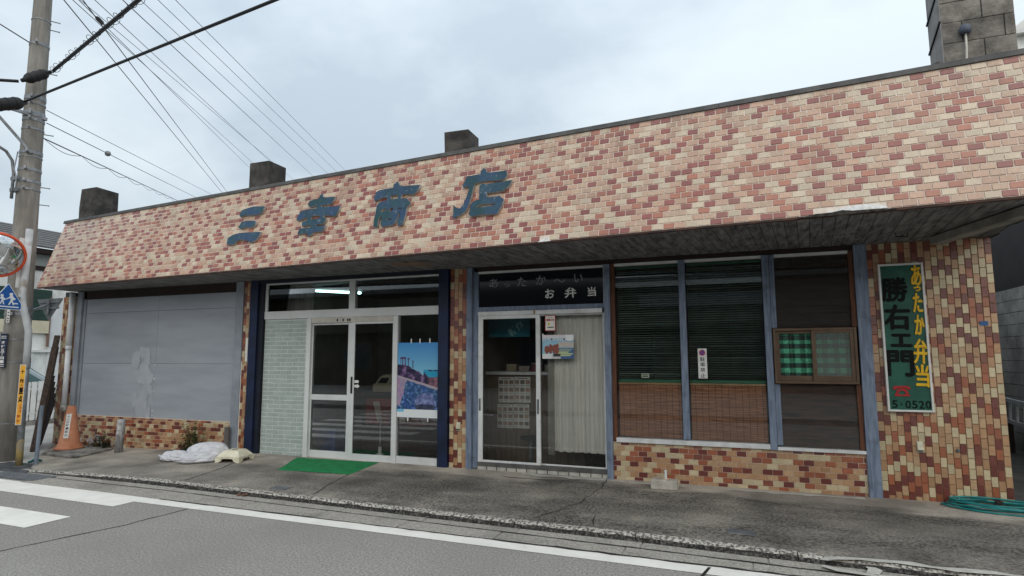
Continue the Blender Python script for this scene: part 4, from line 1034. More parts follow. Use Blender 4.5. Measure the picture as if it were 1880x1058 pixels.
# --- curtains and blinds behind the glass
def curtain(name, label, x0, x1, z0, z1, y, m, waves, amp, seed, sag=0.0, cat='curtain', xf=None):
    rr = random.Random(seed); nx, nz_ = int((x1 - x0) / .008), 26
    ph = [rr.uniform(0, 6.28) for _ in range(5)]; V = []; F = []
    for j in range(nz_ + 1):
        t = j / nz_
        for i in range(nx + 1):
            u = i / nx; a = x0 + (x1 - x0) * u
            if xf: a = xf(u, t)
            k = amp * (.55 + .45 * t)
            d = k * (math.sin(u * waves * 6.28 + ph[0] + 2.4 * math.sin(u * 6 + ph[1]) + 1.1 * math.sin(u * 17 + ph[2])) + .5 * math.sin(u * waves * 2.3 * 6.28 + ph[2] + t * .7) + .35 * math.sin(u * waves * .45 * 6.28 + ph[3] + t * 1.2))
            V.append((a + k * .5 * math.sin(u * waves * 6.28 + ph[4]), y + d, z1 + (z0 - z1) * t + (sag * math.sin(u * 40) * t)))
    for j in range(nz_):
        for i in range(nx):
            k = j * (nx + 1) + i; F.append((k, k + 1, k + nx + 2, k + nx + 1))
    me = bpy.data.meshes.new(name); me.from_pydata(V, [], F); me.materials.append(m)
    o = link(name, me, smooth=True); return tag(o, label, cat)
CURT = mat('grey_curtain', srgb(236, 233, 226), srgb(216, 212, 204), scale=3, rough=.9, stretch=(10, 1, .4))
curtain('curtain', 'pale grey full length curtain hanging behind the right hand glass door', -2.50, -1.765, .38, 2.30, .19, CURT, 13, .020, 5, .006)
curtain('curtain', 'narrow bunched grey curtain edge beside the glass door stile', -2.60, -2.50, .33, 2.10, .17, mat('dull_curtain', srgb(158, 154, 146), srgb(130, 126, 120), scale=3, rough=.9), 3, .014, 6)
curtain('curtain', 'thin white curtain behind the high fanlight left of the ceiling lamp', -8.0, -7.25, 2.0, 3.0, .85, CURT, 9, .025, 8)
BLIND = mat('green_blind_slat', srgb(118, 138, 130), srgb(100, 121, 113), scale=6, rough=.5)
for x0, x1, lab in ((-1.575, -.765, 'dark green venetian blind in the window nearest the sliding doors'), (-.655, .245, 'dark green venetian blind behind the no parking notice')):
    t = thing('venetian_blind', lab, 'venetian blind', (0, .13, 0), 'venetian blinds behind the windows')
    b = B(); b.box(x0, x1, -.001, .001, -.013, .013); sm_ = None
    b = B(); b.hull8([(x0, -.010, .007), (x1, -.010, .007), (x1, .010, -.007), (x0, .010, -.007), (x0, -.0095, .0078), (x1, -.0095, .0078), (x1, .0105, -.0062), (x0, .0105, -.0062)]); sm_ = b.mesh('slat', BLIND)
    z = 1.40
    while z < 2.86:
        o = link('slat', sm_, t, (0, 0, z)); o.rotation_euler = (rnd.gauss(0, .10), rnd.gauss(0, .0012), 0); z += .0298
    b = B(); b.box(x0, x1, -.014, .014, 1.345, 1.385); add('bottom_rail', b, mat('green_rail', srgb(52, 112, 84), rough=.5) if 'green_rail' not in MATS else MATS['green_rail'], t)
    b = B(); b.box(x0, x1, -.02, .02, 2.868, 2.90); add('head_box', b, MATS['green_rail'], t)
    for fx in (.17, .55, .9):
        b = B(); b.tube([(x0 + (x1 - x0) * fx, -.013, 1.35), (x0 + (x1 - x0) * fx, -.013, 2.88)], .0012, 4); add('ladder_cord', b, GREENB, t)
REED = mat('reed', srgb(212, 158, 124), srgb(152, 104, 80), scale=3, rough=.8, stretch=(2.2, 60, 60), isl=.28, lo=.3, hi=.7)
for x0, x1, lab in ((-1.570, -.768, 'woven brown reed screen covering the lower left window'), (-.650, .240, 'woven brown reed screen in the lower window below the no parking notice')):
    t = thing('reed_screen', lab, 'reed screen', (0, .085, 0), 'reed screens in the lower windows')
    b = B(); rr = random.Random(int(x0 * 77)); z = .642
    while z < 1.318:
        d = rr.uniform(.0042, .0062); q = x0
        while q < x1:
            e = min(x1, q + rr.uniform(.15, .5)); j0, j1 = rr.uniform(-.0022, .0022), rr.uniform(-.0022, .0022); yy = rr.uniform(-.002, .002)
            b.tube([(q, yy, z + j0), (e, yy, z + j1)], d / 2, 4, cap=False); q = e + .0005
        z += d * .86
    stuff(add('reeds', b, REED, t))
    b = B(); b.box(x0 - .005, x1 + .005, -.012, .012, 1.322, 1.345); add('rod', b, mat('split_bamboo', srgb(186, 152, 112), srgb(160, 126, 90), scale=7, rough=.6) if 'split_bamboo' not in MATS else MATS['split_bamboo'], t)
    k = x0 + .06
    while k < x1:
        b = B(); b.tube([(k, -.006, .642), (k + rr.uniform(-.006, .006), -.0065, 1.0), (k, -.006, 1.322)], .0018, 4); add('thread', b, BLACK, t); k += .079
    b = B(); b.box(x0, x1, .02, .024, .636, 1.34); add('backing_cloth', b, DARKWOOD, t)

# --- dim interior behind the doors
EM = bpy.data.materials.new('lit_tube'); EM.use_nodes = True; EM.node_tree.nodes['Principled BSDF'].inputs['Emission Color'].default_value = (.55, 1.0, .95, 1); EM.node_tree.nodes['Principled BSDF'].inputs['Emission Strength'].default_value = 4.5
lp = thing('ceiling_lamp', 'lit fluorescent tube lamp on the ceiling behind the fanlight', 'lamp')
b = B(); b.tube([(-7.62, 1.35, 2.955), (-6.40, 1.05, 2.835)], .022, 12); add('tube', b, EM, lp, smooth=True)
b = B(); b.beam((-7.67, 1.40, 3.0), (-6.35, 1.08, 2.88), .09, .05); add('lamp_body', b, WHITE, lp)
ct = thing('display_counter', 'dark red fronted counter inside the navy framed entrance', 'counter')
b = B(); b.box(-6.45, -4.5, 1.25, 1.85, .06, 1.02); add('carcass', b, DARKWOOD, ct)
b = B(); b.box(-6.35, -4.6, 1.235, 1.248, .50, .95); add('red_panel', b, mat('dull_red_panel', srgb(120, 44, 44), srgb(84, 36, 36), scale=2.5, rough=.5), ct)
for x in (-6.1, -5.65, -5.2, -4.85):
    b = B(); b.hull8([(x, 1.228, .56), (x + .11, 1.228, .56), (x + .11, 1.234, .56), (x, 1.234, .56), (x - .10, 1.228, .9), (x + .03, 1.228, .9), (x + .03, 1.234, .9), (x - .10, 1.234, .9)]); add('pale_stripe', b, mat('dull_stripe', srgb(150, 136, 128), rough=.6) if 'dull_stripe' not in MATS else MATS['dull_stripe'], ct)
b = B(); b.box(-6.5, -4.45, 1.2, 1.9, 1.022, 1.06); add('counter_top', b, DARKIN, ct)
cg = thing('cash_register', 'cream cash register on the counter behind the glass door', 'cash register')
b = B(); b.box(-6.30, -5.85, 1.35, 1.75, 1.062, 1.20); add('drawer', b, mat('cream_plastic', srgb(140, 132, 112), rough=.5), cg, bevel=.01)
b = B(); b.hull8([(-6.27, 1.38, 1.202), (-5.95, 1.38, 1.202), (-5.95, 1.72, 1.202), (-6.27, 1.72, 1.202), (-6.22, 1.52, 1.36), (-6.0, 1.52, 1.36), (-6.0, 1.70, 1.38), (-6.22, 1.70, 1.38)]); add('body', b, MATS['cream_plastic'], cg, bevel=.008)
b = B(); b.hull8([(-6.20, 1.36, 1.225), (-6.02, 1.36, 1.225), (-6.02, 1.378, 1.23), (-6.20, 1.378, 1.23), (-6.18, 1.46, 1.31), (-6.03, 1.46, 1.31), (-6.03, 1.475, 1.31), (-6.18, 1.475, 1.31)]); add('keypad', b, BLACKPAINT, cg)
bc = thing('storage_crate', 'blue plastic crate on the floor behind the left glass door', 'crate')
b = B(); b.box(-7.02, -6.48, .55, .95, .062, .42); add('bin', b, mat('blue_plastic', srgb(40, 84, 150), srgb(32, 70, 130), scale=6, rough=.5), bc, bevel=.02)
b = B(); b.box(-7.05, -6.45, .53, .97, .424, .45); add('lid', b, MATS['blue_plastic'], bc, bevel=.008)
up_ = thing('umbrella_stand', 'slim white stand on the floor inside the glass door', 'stand')
b = B(); b.lathe([(.0, .062), (.07, .062), (.07, .085), (.03, .10), (.028, .2), (.0, .2)], (-5.72, .75, 0), 16); add('foot', b, WHITE, up_, smooth=True)
b = B(); b.tube([(-5.72, .75, .2), (-5.72, .75, .72)], .014, 8); add('rod', b, GALV, up_)
cn = thing('lunch_counter', 'dim wooden counter with pale top edge behind the left glass door', 'counter')
b = B(); b.box(-3.95, -2.3, 1.02, 1.5, .06, 1.40); add('counter_front', b, mat('dim_wood', srgb(116, 100, 84), srgb(92, 80, 68), scale=3, rough=.7, stretch=(8, 1, 1)), cn)
b = B(); b.box(-3.95, -2.25, .97, 1.52, 1.402, 1.45); add('counter_edge', b, ALUW, cn)
def menu_print(seed):
    def f(u, v):
        if v < .10: return (90, 88, 86) if .2 < u < .8 and .04 < v < .075 else (206, 206, 202)
        i, j = int(u * 3), int((v - .1) / .3); fu, fv = u * 3 % 1, (v - .1) / .3 % 1
        h = (i * 7 + j * 13 + seed * 5) % 11
        if .12 < fu < .88 and .12 < fv < .62:
            q = noise.noise(Vector((u * 22, v * 22, seed))) * 50
            return (112 + h * 6 + q, 100 + h * 4 + q, 92 + h * 3 + q)
        if .2 < fu < .8 and .72 < fv < .80: return (130, 130, 130)
        return (208, 208, 204)
    return f
for k, (cx, cz_, wd, ht, lab) in enumerate(((-3.56, 1.163, .262, .40, 'upper left menu sheet with food pictures on the lunch counter'), (-3.285, 1.168, .268, .40, 'upper right menu sheet with food pictures on the lunch counter'), (-3.58, .750, .262, .37, 'lower left menu sheet with food pictures on the lunch counter'), (-3.305, .755, .268, .37, 'lower right menu sheet with food pictures on the lunch counter'))):
    o = tag(print_grid('menu_sheet', cx - wd / 2, cx + wd / 2, cz_ - ht / 2, cz_ + ht / 2, 1.008, 27, 40, menu_print(k), INK), lab, 'menu sheet', 'menu sheets on the counter')
    b = B(); b.box(cx - wd / 2, cx + wd / 2, 1.0085, 1.012, cz_ - ht / 2, cz_ + ht / 2); add('backing', b, WHITE, o)
b = B(); b.box(-3.70, -3.02, .62, .635, 1.99, 2.29)
nr = add('shop_curtain', b, mat('teal_cloth', srgb(40, 118, 134), srgb(32, 98, 114), scale=5, rough=.85)); tag(nr, 'teal cloth banner with slanted pale lettering hanging inside the left door', 'cloth banner')
put_glyph('letter', '新', -3.30, 2.075, .13, .13, .6185, mat('pale_teal_ink', srgb(150, 190, 196), rough=.8), nr, .03, 0, .62)
put_glyph('letter', '作', -3.19, 2.155, .12, .12, .6185, MATS['pale_teal_ink'], nr, .03, 0, .62)
sk = thing('stool', 'low dark stool standing in front of the lunch counter', 'stool')
b = B(); b.lathe([(0, .44), (.15, .44), (.16, .42), (.16, .39), (.0, .39)], (-3.05, .72, .06), 20); add('seat', b, BLACK, sk, smooth=True)
b = B(); b.tube([(-3.05, .72, .09), (-3.05, .72, .45)], .03, 10); add('pedestal', b, STEEL, sk)
b = B(); b.lathe([(0, .02), (.15, .02), (.15, 0), (0, 0)], (-3.05, .72, .062), 20); add('foot', b, STEEL, sk)
for k, (x, h, m) in enumerate(((-3.6, .10, 'cream_plastic'), (-3.38, .07, 'dull_stripe'), (-3.17, .12, 'dull_red_panel'), (-2.95, .09, 'cream_plastic'))):
    b = B(); b.box(x, x + .17, 1.12, 1.32, 1.452, 1.452 + h); o = add('lunch_box', b, MATS[m], bevel=.006)
    tag(o, ('cream box standing first from the left on the lunch counter', 'low grey box second along the lunch counter', 'dull red box third along the lunch counter', 'cream box at the far end of the lunch counter beside the red one')[k], 'box', 'boxes on the lunch counter')
    bb = B(); bb.box(x - .004, x + .174, 1.116, 1.324, 1.452 + h + .002, 1.452 + h + .016); add('lid', bb, MATS['dull_stripe'], o)

# --- door mat, sandbags, sign base and the rest of the pavement's clutter
MATG = mat('green_turf_mat', srgb(36, 146, 84), srgb(28, 122, 70), scale=9, rough=.95, bump=1, bscale=260, speck=srgb(46, 146, 92), speck_scale=180, speck_amt=.4)
b = B(); rr = random.Random(2); nx, ny = 16, 10; pts = [Vector((-6.72, -.08, 0)), Vector((-5.22, -.02, 0)), Vector((-5.12, -.90, 0)), Vector((-6.30, -.97, 0))]
gp_ = lambda u, v: (pts[0] * (1 - u) * (1 - v) + pts[1] * u * (1 - v) + pts[2] * u * v + pts[3] * (1 - u) * v)
for i in range(nx):
    for j in range(ny):
        q = []
        for (a, c) in ((i, j), (i + 1, j), (i + 1, j + 1), (i, j + 1)):
            p = gp_(a / nx, c / ny); edge = a in (0, nx) or c in (0, ny)
            q.append((p.x, p.y, pav_z(p.x, p.y) + .012 + .006 * noise.noise(Vector((p.x * 3, p.y * 3, 0))) - (.008 if edge else 0)))
        b.face(q)
o = add('door_mat', b, MATG, smooth=True); tag(o, 'worn green artificial turf mat lying before the glass doors', 'door mat')
def sack(name, label, c, dims, yaw_, seed, tip, m):
    bm = bmesh.new(); bmesh.ops.create_icosphere(bm, subdivisions=5, radius=1.0)
    o_ = Vector((seed * 3.1, seed * 1.7, 0))
    for v in bm.verts:
        p = v.co.copy()
        a = abs(p.x)
        neck = 1.0
        if p.x * tip > .55: neck = max(.16, 1 - (p.x * tip - .55) * 2.1)
        cre = lambda q, wd: max(0, 1 - abs(noise.noise(q + o_)) / wd)
        f = noise.noise(p * 1.3 + o_) * .13 - .13 * cre(Vector((p.x * 1.0 + p.z * 1.3, p.y * 1.9 - p.x * .8, p.z * 1.4)), .15) - .08 * cre(Vector((p.x * 2.2 - p.y * 1.8, p.y * 2.6, p.z * 3.2 + 4)), .09) + .012 * noise.noise(p * 9)
        p = Vector((p.x, p.y * neck, p.z * neck)) * (1 + f)
        if p.x * tip > .88: p.y *= 1.9; p.z = p.z * 2.4 + .06 * math.sin(p.y * 30)
        s = 1.0 if p.z > 0 else .55
        p.z = max(p.z * s, -.42)
        v.co = Vector((p.x * dims[0], p.y * dims[1], (p.z + .42) * dims[2] / 1.42))
    me = bpy.data.meshes.new(name); bm.to_mesh(me); bm.free(); me.materials.append(m)
    o = link(name, me, smooth=True); o.location = c; o.rotation_euler = (0, 0, yaw_)
    tag(o, label, 'sandbag', 'white sandbags by the boarded bay')
    b = B(); x = .80 * dims[0] * tip; b.tube([(x, .17 * dims[1] * math.cos(t), .115 * dims[2] + .13 * dims[2] + .13 * dims[2] * math.sin(t)) for t in [k * math.pi / 5 for k in range(11)]], .006, 5); add('tie', b, STEEL, o)
SACK = mat('woven_white_sack', srgb(216, 216, 220), srgb(196, 196, 202), scale=6, rough=.8, bump=.35, bscale=120, stain=(srgb(164, 160, 156), .5), sscale=5)
zz = lambda x, y: pav_z(x, y) - .004
sack('sandbag', 'small slumped white sandbag at the open end of the pile', (-8.42, -.86, zz(-8.4, -.9)), (.28, .17, .16), .35, 1, -1, SACK)
sack('sandbag', 'big bulging white sandbag next to the cream sign base', (-7.94, -.66, zz(-7.9, -.7)), (.36, .25, .27), .5, 2, 1, SACK)
sack('sandbag', 'white sandbag lying in front of the big bulging one', (-7.92, -.90, zz(-7.9, -.9)), (.33, .17, .165), .75, 3, -1, SACK)
sbm = thing('sign_base', 'cream plastic sign stand base with arched feet beside the sandbags', 'sign base', (-7.48, -.60, pav_z(-7.5, -.6)))
sbm.rotation_euler = (0, 0, .22)
CREAMP = mat('cream_base_plastic', srgb(232, 226, 204), srgb(214, 206, 182), scale=7, rough=.55, stain=(srgb(170, 162, 140), .4), sscale=6)
b = B(); w2, w1 = .20, .115
b.hull8([(-w2, -w2, .075), (w2, -w2, .075), (w2, w2, .075), (-w2, w2, .075), (-w1, -w1, .17), (w1, -w1, .17), (w1, w1, .17), (-w1, w1, .17)]); add('body', b, CREAMP, sbm, bevel=.012)
for k in range(4):
    ang = k * math.pi / 2; ca, sa = math.cos(ang), math.sin(ang)
    prof = [(-w2, .0), (-w2 + .05, .0), (-w2 + .07, .012), (-.11, .014), (-.095, .05), (-.05, .058), (.05, .058), (.095, .05), (.11, .014), (w2 - .07, .012), (w2 - .05, 0), (w2, 0), (w2, .074), (-w2, .074)]
    b = B(); b.prism(prof, lambda a, c, d: (a * ca - (-w2 - .004 + d) * sa * -1 * -1 if False else a * ca + (w2 + .002 - d) * sa, a * sa - (w2 + .002 - d) * ca, c), 0, .03); add('skirt', b, CREAMP, sbm)
b = B(); b.lathe([(.045, .172), (.03, .172), (.028, .15)], (0, 0, 0), 16); add('socket', b, BLACK, sbm)
b = B(); b.box(-8.235, -8.15, -.115, -.06, .07, .52); o = add('wood_stub', b, mat('grey_wood', srgb(112, 108, 106), srgb(84, 80, 78), scale=4, rough=.9, stretch=(9, 9, 1)), bevel=.006); tag(o, 'short grey timber stub behind the cream sign base', 'timber stub')
# cone
cnn = thing('traffic_cone', 'faded orange traffic cone with a white paper strip under the downpipe', 'traffic cone', (-11.42, -.55, .066))
ORG = mat('faded_orange_plastic', srgb(190, 130, 98), srgb(176, 112, 80), scale=5, rough=.6, stain=(srgb(140, 84, 56), .5), sscale=6)
b = B(); b.lathe([(.0, .0), (.232, .0), (.236, .022), (.205, .030), (.202, .050), (.185, .056), (.18, .082), (.165, .092), (.066, .74), (.06, .755), (.045, .76)], (0, 0, 0), 40); add('body', b, ORG, cnn, smooth=True)
b = B(); ang0 = math.atan2(-7.45, 11.42) - .38
for k in range(12):
    z0, z1 = .20 + .035 * k, .235 + .035 * k; ro = lambda z: .17 - (.104) * (z - .092) / .648 + .002
    for j in range(3):
        aw = .12; f = lambda a, z: (ro(z) * math.cos(a), ro(z) * math.sin(a), z)
        wdt = .040
        a0 = ang0 - wdt / ro(z0) + j * 2 * wdt / 3 / ro(z0); a1 = a0 + 2 * wdt / 3 / ro(z0); c0 = ang0 - wdt / ro(z1) + j * 2 * wdt / 3 / ro(z1); c1 = c0 + 2 * wdt / 3 / ro(z1)
        b.face([f(a0, z0), f(a1, z0), f(c1, z1), f(c0, z1)])
st_ = add('paper_strip', b, mat('dirty_paper', srgb(222, 222, 220), rough=.7), cnn)
for i, ch in enumerate('ここに駐車禁止'):
    z = .59 - .056 * i
    put_glyph('letter', ch, 0, 0, .05, .042, 0, BLACKPAINT, st_, .03, 0, 0, fn=lambda a, c, d, z=z: (lambda r, t: (r * math.cos(t), r * math.sin(t), z + c))(.17 - .104 * (z + c - .092) / .648 + .0035, ang0 + a / .13))
# slab under the cone
b = B(); rr = random.Random(6)
top = [(-12.3, -.05), (-10.80, -.16), (-10.66, -.30), (-10.40, -1.08), (-10.55, -1.12), (-11.45, -.98)]
b.prism(top, lambda a, c, d: (a, c, d), -.03, .064); o = add('stone_slab', b, mat('rough_slab', srgb(150, 146, 140), srgb(96, 92, 88), scale=7, rough=.95, bump=1, bscale=40, stain=(srgb(58, 54, 50), .8), sscale=3), bevel=.012); tag(o, 'low rough concrete slab under the orange traffic cone', 'slab')
# downpipe
dp = thing('downpipe', 'white plastic downpipe on the tiled strip beside the boarded bay', 'downpipe')
PVC = mat('grey_white_plastic_pipe', srgb(232, 234, 236), srgb(216, 218, 221), scale=3, rough=.4, stain=(srgb(150, 146, 138), .4), sscale=4)
b = B(); b.tube([(-12.40, -.06, 2.96), (-12.40, -.06, 1.9)], .052, 16); add('pipe', b, PVC, dp, smooth=True)
b = B(); b.tube([(-12.40, -.06, 1.9), (-12.40, -.06, .70)], .048, 16); add('pipe', b, PVC, dp, smooth=True)
b = B(); b.tube([(-12.40, -.06, 1.84), (-12.40, -.06, 1.92)], .057, 16); add('coupling', b, PVC, dp, smooth=True)
b = B(); b.tube([(-12.40, -.06, .66), (-12.40, -.06, .76)], .058, 16); add('shoe', b, mat('worn_pipe_end', srgb(196, 192, 184), srgb(120, 112, 104), scale=20, rough=.7), dp, smooth=True)
# stub bollard in front of the plinth
b = B(); b.tube([(-10.26, -.46, .02), (-10.25, -.45, .60)], .066, 16); b.lathe([(.066, .0), (.05, .012), (0, .016)], (-10.25, -.45, .60), 16)
o = add('stub_post', b, mat('weathered_post', srgb(150, 150, 150), srgb(112, 110, 110), scale=4, rough=.85, stretch=(12, 12, 1.2), stain=(srgb(206, 204, 200), .8), sscale=5), smooth=True); tag(o, 'short round grey concrete post before the boarded bay', 'post')
# brick-like block with pipe
bk = thing('concrete_block', 'pale concrete block with a short pipe stuck in its top', 'concrete block')
b = B(); b.hull8([(-1.12, -.44, .094), (-.80, -.42, .094), (-.80, -.255, .094), (-1.12, -.275, .094), (-1.115, -.432, .215), (-.808, -.412, .205), (-.808, -.262, .205), (-1.11, -.28, .215)]); add('block', b, mat('pale_block', srgb(190, 184, 174), srgb(164, 158, 148), scale=9, rough=.95, bump=.8, bscale=60), bk, bevel=.014)
b = B(); b.tube([(-.945, -.345, .19), (-.945, -.345, .315)], .016, 12, cap=False); b.tube([(-.945, -.345, .315), (-.945, -.345, .2)], .011, 12, cap=False); add('pipe', b, ALUW, bk, smooth=True)
b = B(); b.lathe([(.048, .006), (.016, .016)], (-.945, -.345, .205), 12); add('mortar_ring', b, mat('pinkish_mortar', srgb(206, 180, 160), rough=.9), bk)
# hose coil
HOSE = mat('teal_hose', srgb(22, 128, 126), srgb(16, 108, 110), scale=9, rough=.35)
hz = thing('garden_hose', 'coiled teal garden hose lying at the foot of the tiled pillar', 'hose')
path = []; rr = random.Random(14)
for k in range(240):
    t = k / 240; a = t * 5.2 * 6.283 + 2.4; r = 1 + .10 * math.sin(a * .37 + 1) - .16 * t
    path.append((2.46 + .50 * r * math.cos(a), -.20 + .20 * r * math.sin(a) - .05 * math.cos(a), pav_z(2.4, -.25) + .012 + .020 * (k // 47) * .8 + .008 * math.sin(a * 2.3)))
path += [(2.35, -.05, .17), (2.18, .02, .165)]
b = B(); b.tube(path, .0095, 8); add('coil', b, HOSE, hz, smooth=True)
b = B(); b.tube([(1.98 + .25, -.02, .12), (2.14, .0, .155), (2.06, .0, .17)], .010, 8); add('hose_end', b, HOSE, hz, smooth=True)
b = B(); b.beam((2.39, -.16, .165), (2.45, -.14, .165), .03, .024); add('clip', b, BLACK, hz)
# utility covers and a dead leaf
for x, y, lab in ((-.09, -1.84, 'small grey metal cover set in the paving near the kerb by the pillar'), (-5.46, -1.84, 'small grey metal cover set in the paving below the green mat')):
    b = B(); b.box(-.12, .12, -.075, .075, -.02, .006); o = add('utility_cover', b, STEEL, bevel=.003); o.location = (x, y, pav_z(x, y)); o.rotation_euler = (R(1), 0, -.05); tag(o, lab, 'utility cover', 'utility covers in the paving')
b = B(); b.face([(0, 0, .01), (.05, .03, .03), (.11, .0, .025), (.05, -.03, .012)]); b.face([(0, 0, .01), (-.04, .03, .02), (-.07, -.01, .012), (-.03, -.03, .006)])
o = add('dead_leaf', b, mat('dead_leaf_brown', srgb(120, 76, 46), srgb(90, 56, 36), scale=30, rough=.8)); o.location = (-5.80, -2.14, .014); tag(o, 'curled brown dead leaf in the gutter', 'leaf')
# weeds
LEAF1 = mat('weed_leaf', srgb(88, 104, 52), srgb(56, 74, 38), scale=20, rough=.7, isl=.3); LEAF2 = mat('weed_leaf_dark', srgb(48, 62, 38), srgb(32, 44, 28), scale=20, rough=.7, isl=.3); STEM = mat('weed_stem', srgb(110, 84, 60), srgb(90, 84, 50), scale=20, rough=.8); FLOW = mat('yellow_flower', srgb(206, 190, 90), rough=.7)
def weed(label, c, stems, seed, m, hmin, hmax, spread, lean=.12, leaf=.03, flowers=0, dens=14):
    rr = random.Random(seed); t = thing('weed', label, 'weed', c, 'weeds along the plinth'); bs_ = B(); bl = B(); bf = B()
    for k in range(stems):
        h = rr.uniform(hmin, hmax); x, y = rr.gauss(0, spread), -abs(rr.gauss(0, spread * .4)); dx, dy = rr.gauss(0, lean) * h * 2, rr.gauss(-.02, lean * .4) * h
        P_ = [(x + dx * (i / 6) ** 1.4, y + dy * i / 6, h * i / 6) for i in range(7)]
        bs_.tube(P_, [.0035 * (1 - i / 8) for i in range(7)], 4)
        for j in range(int(h * dens * 4)):
            f = rr.uniform(.05, 1) ** (1.2); i = min(5, int(f * 6)); p = Vector(P_[i]).lerp(Vector(P_[i + 1]), f * 6 - i)
            a = rr.uniform(0, 6.28); l = leaf * rr.uniform(.5, 1.25) * (1.15 - .5 * f); d = Vector((math.cos(a), math.sin(a) * .7 - .2, rr.uniform(-.25, .6))).normalized(); s_ = d.cross(Vector((rr.uniform(-.4, .4), rr.uniform(-.4, .4), 1))).normalized() * l * .32
            bl.face([p, p + d * l * .5 + s_, p + d * l, p + d * l * .5 - s_])
        if rr.random() < flowers:
            p = Vector(P_[-1]); bf.lathe([(0, .004), (.009, .002), (.006, -.004)], p, 6)
    add('stem', bs_, STEM, t); stuff(add('foliage', bl, m, t))
    if bf.v: add('flower', bf, FLOW, t)
weed('tall straggly flowering weed against the plinth behind the sandbags', (-8.95, -.12, .05), 22, 4, LEAF1, .26, .60, .10, .12, .055, .5, 22)
weed('dense low dark weed clump at the foot of the boarded bay plinth', (-8.98, -.16, .04), 24, 5, LEAF2, .08, .26, .12, .2, .05, .1, 26)
weed('bushy dark weed beside the short round grey post', (-11.05, -.16, .06), 26, 6, LEAF2, .08, .30, .12, .25, .055, .05, 26)
weed('thin sprawling weed at the back of the stone slab', (-11.55, -.12, .06), 12, 7, LEAF2, .06, .20, .18, .3, .04, .1, 20)

# ================================================================== utility pole, mirror and signs at the far corner
POLE = mat('pole_concrete', srgb(150, 146, 140), srgb(122, 118, 112), scale=2.5, rough=.85, bump=.3, bscale=40, stretch=(4, 4, .5), stain=(srgb(100, 97, 92), .7), sscale=1.6)
up0 = thing('utility_pole', 'tall tapered concrete utility pole with steel bands beside the shop', 'utility pole', (-11.45, -1.50, .0))
lean = lambda z: (-.008 * z, -.006 * z)
rad = lambda z: .205 - .0088 * z
b = B(); b.tube([(lean(z)[0], lean(z)[1], z) for z in (-.1, 2, 4, 6, 8, 10.5)], [rad(z) for z in (-.1, 2, 4, 6, 8, 10.5)], 28); add('shaft', b, POLE, up0, smooth=True)
def at_pole(z): return Vector((lean(z)[0], lean(z)[1], z))
for z, hh in ((7.68, .02), (7.22, .05), (6.23, .07), (6.12, .03), (5.93, .09), (5.83, .05), (5.66, .03), (5.24, .06), (5.16, .02), (4.93, .05), (4.72, .05), (4.58, .03), (2.52, .05), (2.42, .05), (1.62, .02), (2.0, .02), (.62, .015)):
    b = B(); p = at_pole(z); r0 = rad(z)
    b.lathe([(r0, -hh / 2), (r0 + .008, -hh / 2), (r0 + .008, hh / 2), (r0, hh / 2)], p, 24)
    if hh > .025: b.beam(p + Vector((.12, -r0 * .85, 0)), p + Vector((.20, -r0 * 1.2, 0)), .03, hh)
    add('band', b, GALV, up0)
for k, z in enumerate((7.74, 7.57, 6.75, 5.62, 4.66, 4.35)):
    b = B(); p = at_pole(z); s_ = 1 if k % 2 == 0 else 1; d = Vector((.55, .83, 0)).normalized() * s_
    b.tube([p + d * rad(z) * .9, p + d * (rad(z) + .13)], .009, 6); b.lathe([(0, 0), (.016, 0), (.016, .01), (0, .01)], p + d * (rad(z) + .125), 6, axis=d); add('step_bolt', b, GALV, up0)
b = B(); b.beam(at_pole(5.86) + Vector((-.2, -.9, .12)), at_pole(5.86) + Vector((.16, .12, .02)), .05, .05); b.beam(at_pole(5.95) + Vector((-.15, -.75, .1)), at_pole(5.2) + Vector((.18, -.10, 0)), .04, .04); add('bracket_arm', b, GALV, up0)
b = B(); b.tube([at_pole(5.2) + Vector((.05, -.23, 0)), at_pole(4.9) + Vector((.0, -.24, 0)), at_pole(4.75) + Vector((.08, -.24, 0)), at_pole(4.55) + Vector((.1, -.25, 0)), at_pole(4.5) + Vector((.0, -.25, 0)), at_pole(4.6) + Vector((-.02, -.24, 0))], .010, 6); add('cable_loop', b, GALV, up0, smooth=True)
sl2 = thing('street_lamp', 'curved grey steel lamp arm clamped to the utility pole', 'street lamp')
b = B(); arc = [(-11.58, -1.72, 4.40), (-11.58, -1.72, 4.85), (-11.58, -1.76, 5.06), (-11.58, -1.86, 5.19), (-11.58, -2.05, 5.27), (-11.58, -2.7, 5.40), (-11.58, -3.4, 5.52)]
b.tube(arc, .024, 12); add('arm', b, GALV, sl2, smooth=True)
b = B(); b.hull8([(-11.66, -4.0, 5.50), (-11.50, -4.0, 5.50), (-11.50, -3.35, 5.47), (-11.66, -3.35, 5.47), (-11.63, -3.95, 5.60), (-11.53, -3.95, 5.60), (-11.53, -3.4, 5.57), (-11.63, -3.4, 5.57)]); add('head', b, WHITE, sl2, bevel=.02)
b = B(); b.box(-11.62, -11.44, -1.74, -1.64, 4.52, 4.58); b.box(-11.62, -11.44, -1.74, -1.64, 4.72, 4.78); add('clamp', b, GALV, sl2)
